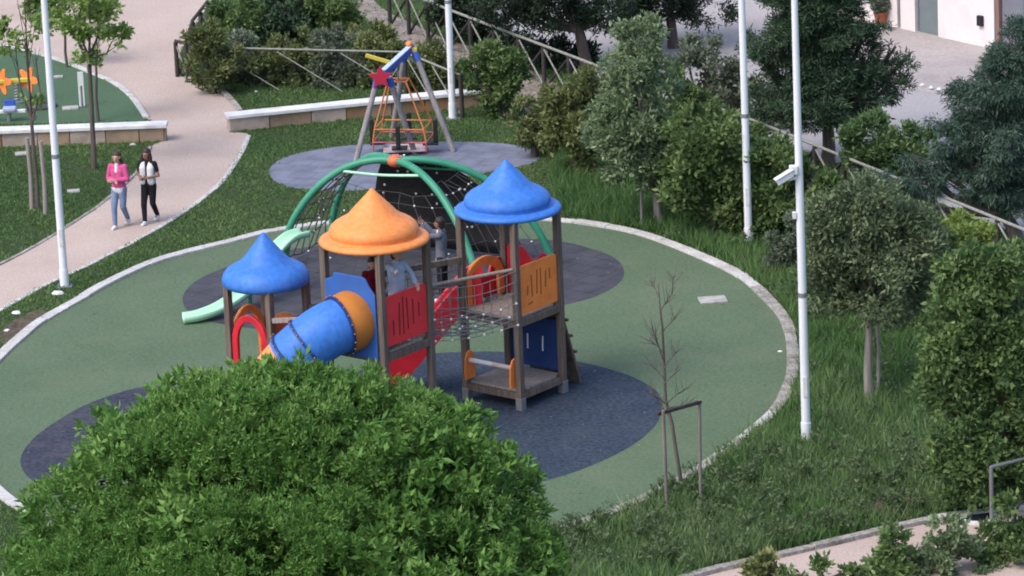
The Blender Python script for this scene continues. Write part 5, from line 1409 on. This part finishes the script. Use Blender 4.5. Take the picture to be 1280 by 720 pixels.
# hedge behind the fence at the top
hb_ = [(266, 116, 30, 46, 'hedge', 'bright tipped hedge bush nearest the pink path'), (312, 120, 36, 44, 'holm', 'second hedge bush from the path dark and grey green'), (366, 122, 40, 46, 'hedge', 'third hedge bush from the path broad and brownish green'),
       (424, 124, 40, 48, 'holm', 'fourth hedge bush from the path dark grey green'), (480, 124, 40, 44, 'olive', 'fifth hedge bush from the path olive green behind the red star'), (534, 128, 34, 38, 'hedge', 'last hedge bush before the lamp post behind the swing')]
for i, (x, y, rx, hh, lf_, lb) in enumerate(hb_):
    plant('hedge_bush', lb, 'bush', (x, y + (1 if i == 0 else -18)), [(x - 8, y - hh * 1.35, rx * .7, hh * .5), (x + 12, y - hh * 1.1, rx * .75, hh * .5), (x - 6, y - hh * .75, rx, hh * .5), (x + 8, y - hh * .5, rx, hh * .42)], lf_, 620, 9, .14, .12, .055, 60 + i, group='hedge bushes behind the crossed fence', gap=.3, **SH)
hb2 = [(300, 62, 34, 34, 'laurel', 'green bush in the second row behind the hedge near the path'), (360, 60, 36, 38, 'dark', 'dark bush in the second row behind the hedge'), (420, 58, 34, 40, 'mid', 'mid green bush in the second row behind the hedge'), (470, 80, 24, 26, 'olive', 'low olive bush in the second row beside the bare earth')]
for i, (x, y, rx, hh, lf_, lb) in enumerate(hb2):
    plant('hedge_bush', lb, 'bush', (x, y), [(x - 8, y - hh * 1.3, rx * .8, hh * .5), (x + 10, y - hh, rx * .8, hh * .5), (x, y - hh * .6, rx, hh * .5)], lf_, 480, 9, .15, .13, .06, 80 + i, group='bushes in the second row behind the hedge', gap=.3, **SH)

# young trees at the left
plant('young_tree', 'young leafy tree with a straight dark trunk below the stone wall', 'young tree', (118, 211),
      [(100, 12, 40, 24), (132, 28, 34, 26), (92, 40, 30, 20), (112, 62, 26, 16), (140, 56, 18, 18), (100, -30, 40, 40)], 'young', 460, 8, .12, .14, .085, 51, tr=.05, gap=.35, spread=1.0, bump=.25)
plant('young_tree', 'thin young tree standing in the upper play area behind the wall', 'young tree', (123, 152),
      [(120, 20, 26, 24), (128, 60, 20, 20), (110, -20, 36, 30)], 'young', 110, 8, .13, .14, .09, 52, tr=.03, gap=.3, spread=1.0, bump=.25)
plant('young_tree', 'sparse young tree tied to stakes nearest the picture edge', 'young tree', (47, 262),
      [(32, 18, 30, 26), (18, 52, 22, 24), (44, 66, 18, 22), (40, 140, 14, 22), (30, -30, 40, 34)], 'young', 280, 7, .12, .14, .085, 53, tr=.04, gap=.4, spread=1.0, bump=.25)
plant('young_tree', 'young tree behind the upper play area beside the far kerb', 'young tree', (84, 84), [(70, 20, 24, 24), (90, 8, 26, 20)], 'young', 110, 8, .13, .14, .09, 54, tr=.03, gap=.3, spread=1.0, bump=.25)


def stake(px, top_py, label, r=.04, group='wooden stakes beside young trees'):
    P = G(*px); h = Wd(px[0], top_py, P.y).z
    o = MB().tube([Vector((0, 0, 0)), Vector((0.02, 0, h * .5)), Vector((0, 0, h))], [r * 1.1, r, r * .95], 8).build('tree_stake', MT['stake'], smooth=True); o.location = P
    return tag(o, label, 'stake', group)


stake((802, 282), 196, 'slim pale stake standing apart from the trunk of the conical tree', .03); stake((819, 281), 200, 'pale stake hard against the trunk of the conical tree', .035)
stake((40, 262), 172, 'pale stake on the outer side of the sparse young tree', .045); stake((57, 268), 176, 'pale stake between the sparse young tree and the lamp post', .045)
stake((1098, 494), 372, 'dark thin stake behind the pale trunk of the grey leaved tree', .03)

# bare sapling with its two stakes and cross bar
Bs = G(853, 612); sap = thing('bare_sapling', 'bare leafless sapling tied to a stake frame at the playground kerb', 'sapling', Bs)
ys = Bs.y
tk = [Bs, Wd(846, 570, ys), Wd(840, 530, ys), Wd(832, 500, ys + .05), Wd(830, 455, ys + .05), Wd(828, 410, ys), Wd(825, 385, ys), Wd(823, 355, ys)]
sm_ = MB().tube(tk, [.035, .032, .03, .026, .022, .018, .013, .006], 8)
sm_.build('trunk', MT['bark'], sap, smooth=True)
tw = MB(); rg = random.Random(8)
for (a, b_) in (((825, 390), (840, 368)), ((840, 368), (842, 345)), ((829, 440), (812, 425)), ((829, 450), (815, 410)), ((830, 460), (846, 440)), ((831, 475), (812, 455)), ((830, 480), (850, 462)), ((833, 505), (812, 492)), ((832, 505), (858, 485)), ((834, 510), (860, 508)), ((828, 415), (846, 396)), ((824, 372), (814, 352)), ((836, 520), (822, 505))):
    o_ = rg.uniform(-.25, .25); p, q = Wd(a[0], a[1], ys), Wd(b_[0], b_[1], ys + o_)
    tw.tube([p, p.lerp(q, .5) + Z * .02, q], [.012, .009, .004], 5)
    for z in range(9):
        e = q + Vector((rg.uniform(-.2, .2), rg.uniform(-.2, .2), rg.uniform(.0, .25))); tw.tube([p.lerp(q, rg.uniform(.4, 1)), e], [.005, .002], 4)
tw.build('twigs', MT['bark'], sap)
fs = thing('stake_frame', 'two pale stakes joined by a dark crossbar around the bare sapling', 'stake frame', G(834, 644))
sA, sB = G(834, 644), G(876, 631); tA, tB = Wd(829, 513, sA.y), Wd(874, 500, sB.y)
MB().tube([sA, tA], .03, 8).build('stake', MT['saplingstake'], fs, smooth=True); MB().tube([sB, tB], .028, 8).build('stake', MT['saplingstake'], fs, smooth=True)
MB().bar(tA + Vector((-.1, 0, -.06)), tB + Vector((.03, 0, -.03)), .05, .06).build('crossbar', MT['fencedark'], fs, bevel=.006)

# leafy tops in the lower corner, nearer the camera
def fore_shrub(label, specs, wy, clumps, seed, leaf='laurel'):
    lob = []
    for (x, y, rx, ry) in specs:
        c = Wd(x, y, wy); k = scale_at(c); lob.append((c, rx / k, (rx + ry) / 2 / k, ry / k / cp))
    cx = sum(l[0].x for l in lob) / len(lob); B = Vector((cx, wy, 0)); t = thing('broadleaf_shrub', label, 'shrub', B, 'shrubs beside the lower path')
    mb = MB(); zt = min(l[0].z for l in lob)
    for i, l in enumerate(lob): mb.tube([B + Vector((.08 * math.cos(i * 2), .08 * math.sin(i * 2), 0)), B.lerp(l[0], .5) + Vector((0, .1, .1)), l[0] + Z * l[3] * .5], [.04, .03, .012], 6)
    mb.build('stems', MT['bark'], t, smooth=True)
    V, ti = leaves(lob, clumps, 9, .10, .12, .066, seed, gap=.3, spread=1.0, bump=.25)
    np_mesh('foliage', V, 4, LF[leaf], ti, t)


fore_shrub('leafy green shrub overlapping the handrail at the picture corner', [(1262, 690, 46, 40), (1276, 640, 26, 34), (1225, 712, 40, 26)], -17.0, 520, 91)
fore_shrub('pale tipped shrub rising in front of the lower path', [(1184, 664, 20, 18), (1172, 692, 28, 20), (1200, 690, 22, 18), (1190, 720, 46, 20)], -17.4, 360, 92, 'greygreen')
fore_shrub('upright green shrub with a pointed top in front of the lower path', [(1117, 676, 16, 16), (1120, 698, 22, 16), (1112, 722, 40, 18)], -17.6, 280, 93)
fore_shrub('small leafy shrub tops at the lower picture edge beside the kerb', [(1023, 713, 10, 12), (1075, 722, 22, 12), (985, 724, 14, 10)], -17.8, 130, 94)
fore_shrub('brownish weed tops at the bottom beside the kerb of the lower path', [(957, 706, 12, 10), (948, 722, 18, 14)], -17.6, 110, 95, 'olive')

# ------------------------------------------------------------------ grass
def inside(poly, X, Y):
    px = np.array([p[0] for p in poly]); py = np.array([p[1] for p in poly]); r = np.zeros(len(X), bool); j = len(px) - 1
    for i in range(len(px)):
        c = ((py[i] > Y) != (py[j] > Y)); xi = (px[j] - px[i]) * (Y - py[i]) / (py[j] - py[i] + 1e-12) + px[i]
        r ^= c & (X < xi); j = i
    return r


hard = [ring, padD, lp + [G(-160, -90)] + list(reversed(rp)), low + [G(1320, 800), G(700, 800)], upg + [G(-120, 158), G(180, 152)], [G(*p) for p in lane]]
soft = [e1p, e2p, e3p]
tall_poly = [G(*p) for p in [(660, 690), (700, 668), (770, 648), (835, 616), (870, 600), (920, 566), (955, 538), (985, 506), (1002, 470), (1004, 430), (985, 390), (962, 364), (925, 338), (878, 316), (820, 293), (770, 283), (700, 270), (690, 230), (700, 190), (760, 215), (860, 250), (960, 270), (1100, 330), (1320, 420), (1320, 640), (1240, 636), (1130, 653), (1000, 686), (880, 714), (780, 760), (640, 760)]]


def hnoise(X, Y, s, k):
    return .5 + .25 * (np.sin(X * s + k) * np.cos(Y * s * 1.3 + 2 * k) + np.sin(X * s * 2.3 + Y * s * 1.1 + 3 * k))


def grass(name, n, seed, tall, leaf):
    rg = np.random.default_rng(seed)
    x0, x1, y0, y1 = -13.5, 14.5, -23.5, 30
    X = rg.uniform(x0, x1, n); Y = rg.uniform(y0, y1, n)
    Dp = np.stack([X - CAM.x, Y - CAM.y, np.full(n, -CAM.z)], 1); dz = Dp @ np.array(FWD); px = 640 + FPX * (Dp @ np.array(RIGHT)) / dz; py = 360 - FPX * (Dp @ np.array(UP)) / dz
    ok = (px > -50) & (px < 1330) & (py > -60) & (py < 790)
    for h in hard: ok &= ~inside(h, X, Y)
    t = inside(tall_poly, X, Y)
    ok &= t if tall else ~t
    for h in soft: ok &= ~(inside(h, X, Y) & (rg.random(n) < .88))
    pn = hnoise(X, Y, .9, seed) * .6 + hnoise(X, Y, 2.7, seed + 1) * .4
    ok &= rg.random(n) < np.clip((pn - .08) * 3.4, .25, 1.1)
    X, Y, pn = X[ok], Y[ok], pn[ok]; m = len(X); per = 4
    Xr = np.repeat(X, per) + rg.normal(0, .035, m * per); Yr = np.repeat(Y, per) + rg.normal(0, .035, m * per); pr_ = np.repeat(pn, per)
    hh = (rg.uniform(.12, .36, m * per) * (.55 + .9 * pr_)) if tall else (rg.uniform(.025, .07, m * per) * (.5 + pr_))
    ww = rg.uniform(.008, .016, m * per) * (1.1 if tall else 1.2)
    an = rg.uniform(0, 6.283, m * per); le = rg.normal(0, .42, (m * per, 2)) * hh[:, None]
    V = np.zeros((m * per, 3, 3))
    V[:, 0, 0] = Xr - np.cos(an) * ww; V[:, 0, 1] = Yr - np.sin(an) * ww
    V[:, 1, 0] = Xr + np.cos(an) * ww; V[:, 1, 1] = Yr + np.sin(an) * ww
    V[:, 2, 0] = Xr + le[:, 0]; V[:, 2, 1] = Yr + le[:, 1]; V[:, 2, 2] = hh
    lf2 = np.repeat(hnoise(X, Y, .38, seed + 5), per)
    ti = np.clip(-.05 + .42 * pr_ + .5 * lf2 + rg.normal(0, .16, m * per), 0, 1)
    o = np_mesh(name, V.reshape(-1, 3), 3, LF[leaf], ti, None, tri=True)
    return tag(o, kind='stuff')


tag(grass('short_grass', 260000, 101, False, 'grass'), 'short dark green lawn grass around the path and playground', 'grass')
tag(grass('tall_grass', 290000, 102, True, 'tallgrass'), 'tall unkempt grass and weeds outside the stained kerb', 'grass')

# broad leaved weeds scattered through the tall grass
rg = np.random.default_rng(55); tl = []
cand = [(rg.uniform(680, 1280), rg.uniform(300, 720)) for _ in range(2600)]
pts = np.array([tuple(G(*c)) for c in cand]); okm = inside(tall_poly, pts[:, 0], pts[:, 1])
for h in hard: okm &= ~inside(h, pts[:, 0], pts[:, 1])
pts = pts[okm]; lowm = pts[:, 1] < -11; pts = np.concatenate([pts[lowm][:420], pts[~lowm][:170]])
lw = [(Vector(p) + Z * .16, .14, .14, .19) for p in pts]
V, ti = leaves(lw, 4600, 6, .07, .09, .036, 56, shell=.2, up=.5, spread=1.0, sub=1700)
kp = V.reshape(-1, 4, 3)[:, :, 2].min(axis=1) > .005
tag(np_mesh('weeds', V.reshape(-1, 4, 3)[kp].reshape(-1, 3), 4, LF['weed'], ti[kp]), 'grey green weeds growing through the tall grass', 'weeds', kind='stuff')

# dry leaf bits blown onto the play surface
rg = np.random.default_rng(91); n = 700
X = rg.uniform(-11, 7, n); Y = rg.uniform(-17, 7, n); k_ = inside(ring, X, Y); X, Y = X[k_], Y[k_]; n = len(X)
V = np.zeros((n, 4, 3)); a = rg.uniform(0, 6.28, n); L = rg.uniform(.012, .035, n)
for q, (u, v, z) in enumerate(((-1, 0, .014), (0, -.5, .016), (1, 0, .022), (0, .5, .018))):
    V[:, q, 0] = X + L * (u * np.cos(a) - v * np.sin(a)); V[:, q, 1] = Y + L * (u * np.sin(a) + v * np.cos(a)); V[:, q, 2] = z
LF['dry'] = leaf_mat('dry_leaf', (0.05, 0.045, 0.03), (0.11, 0.095, 0.06), (0.24, 0.21, 0.15))
tag(np_mesh('leaf_litter', V.reshape(-1, 3), 4, LF['dry'], rg.random(n)), 'tiny dry leaf bits scattered over the playground surface', 'leaf litter', kind='stuff')
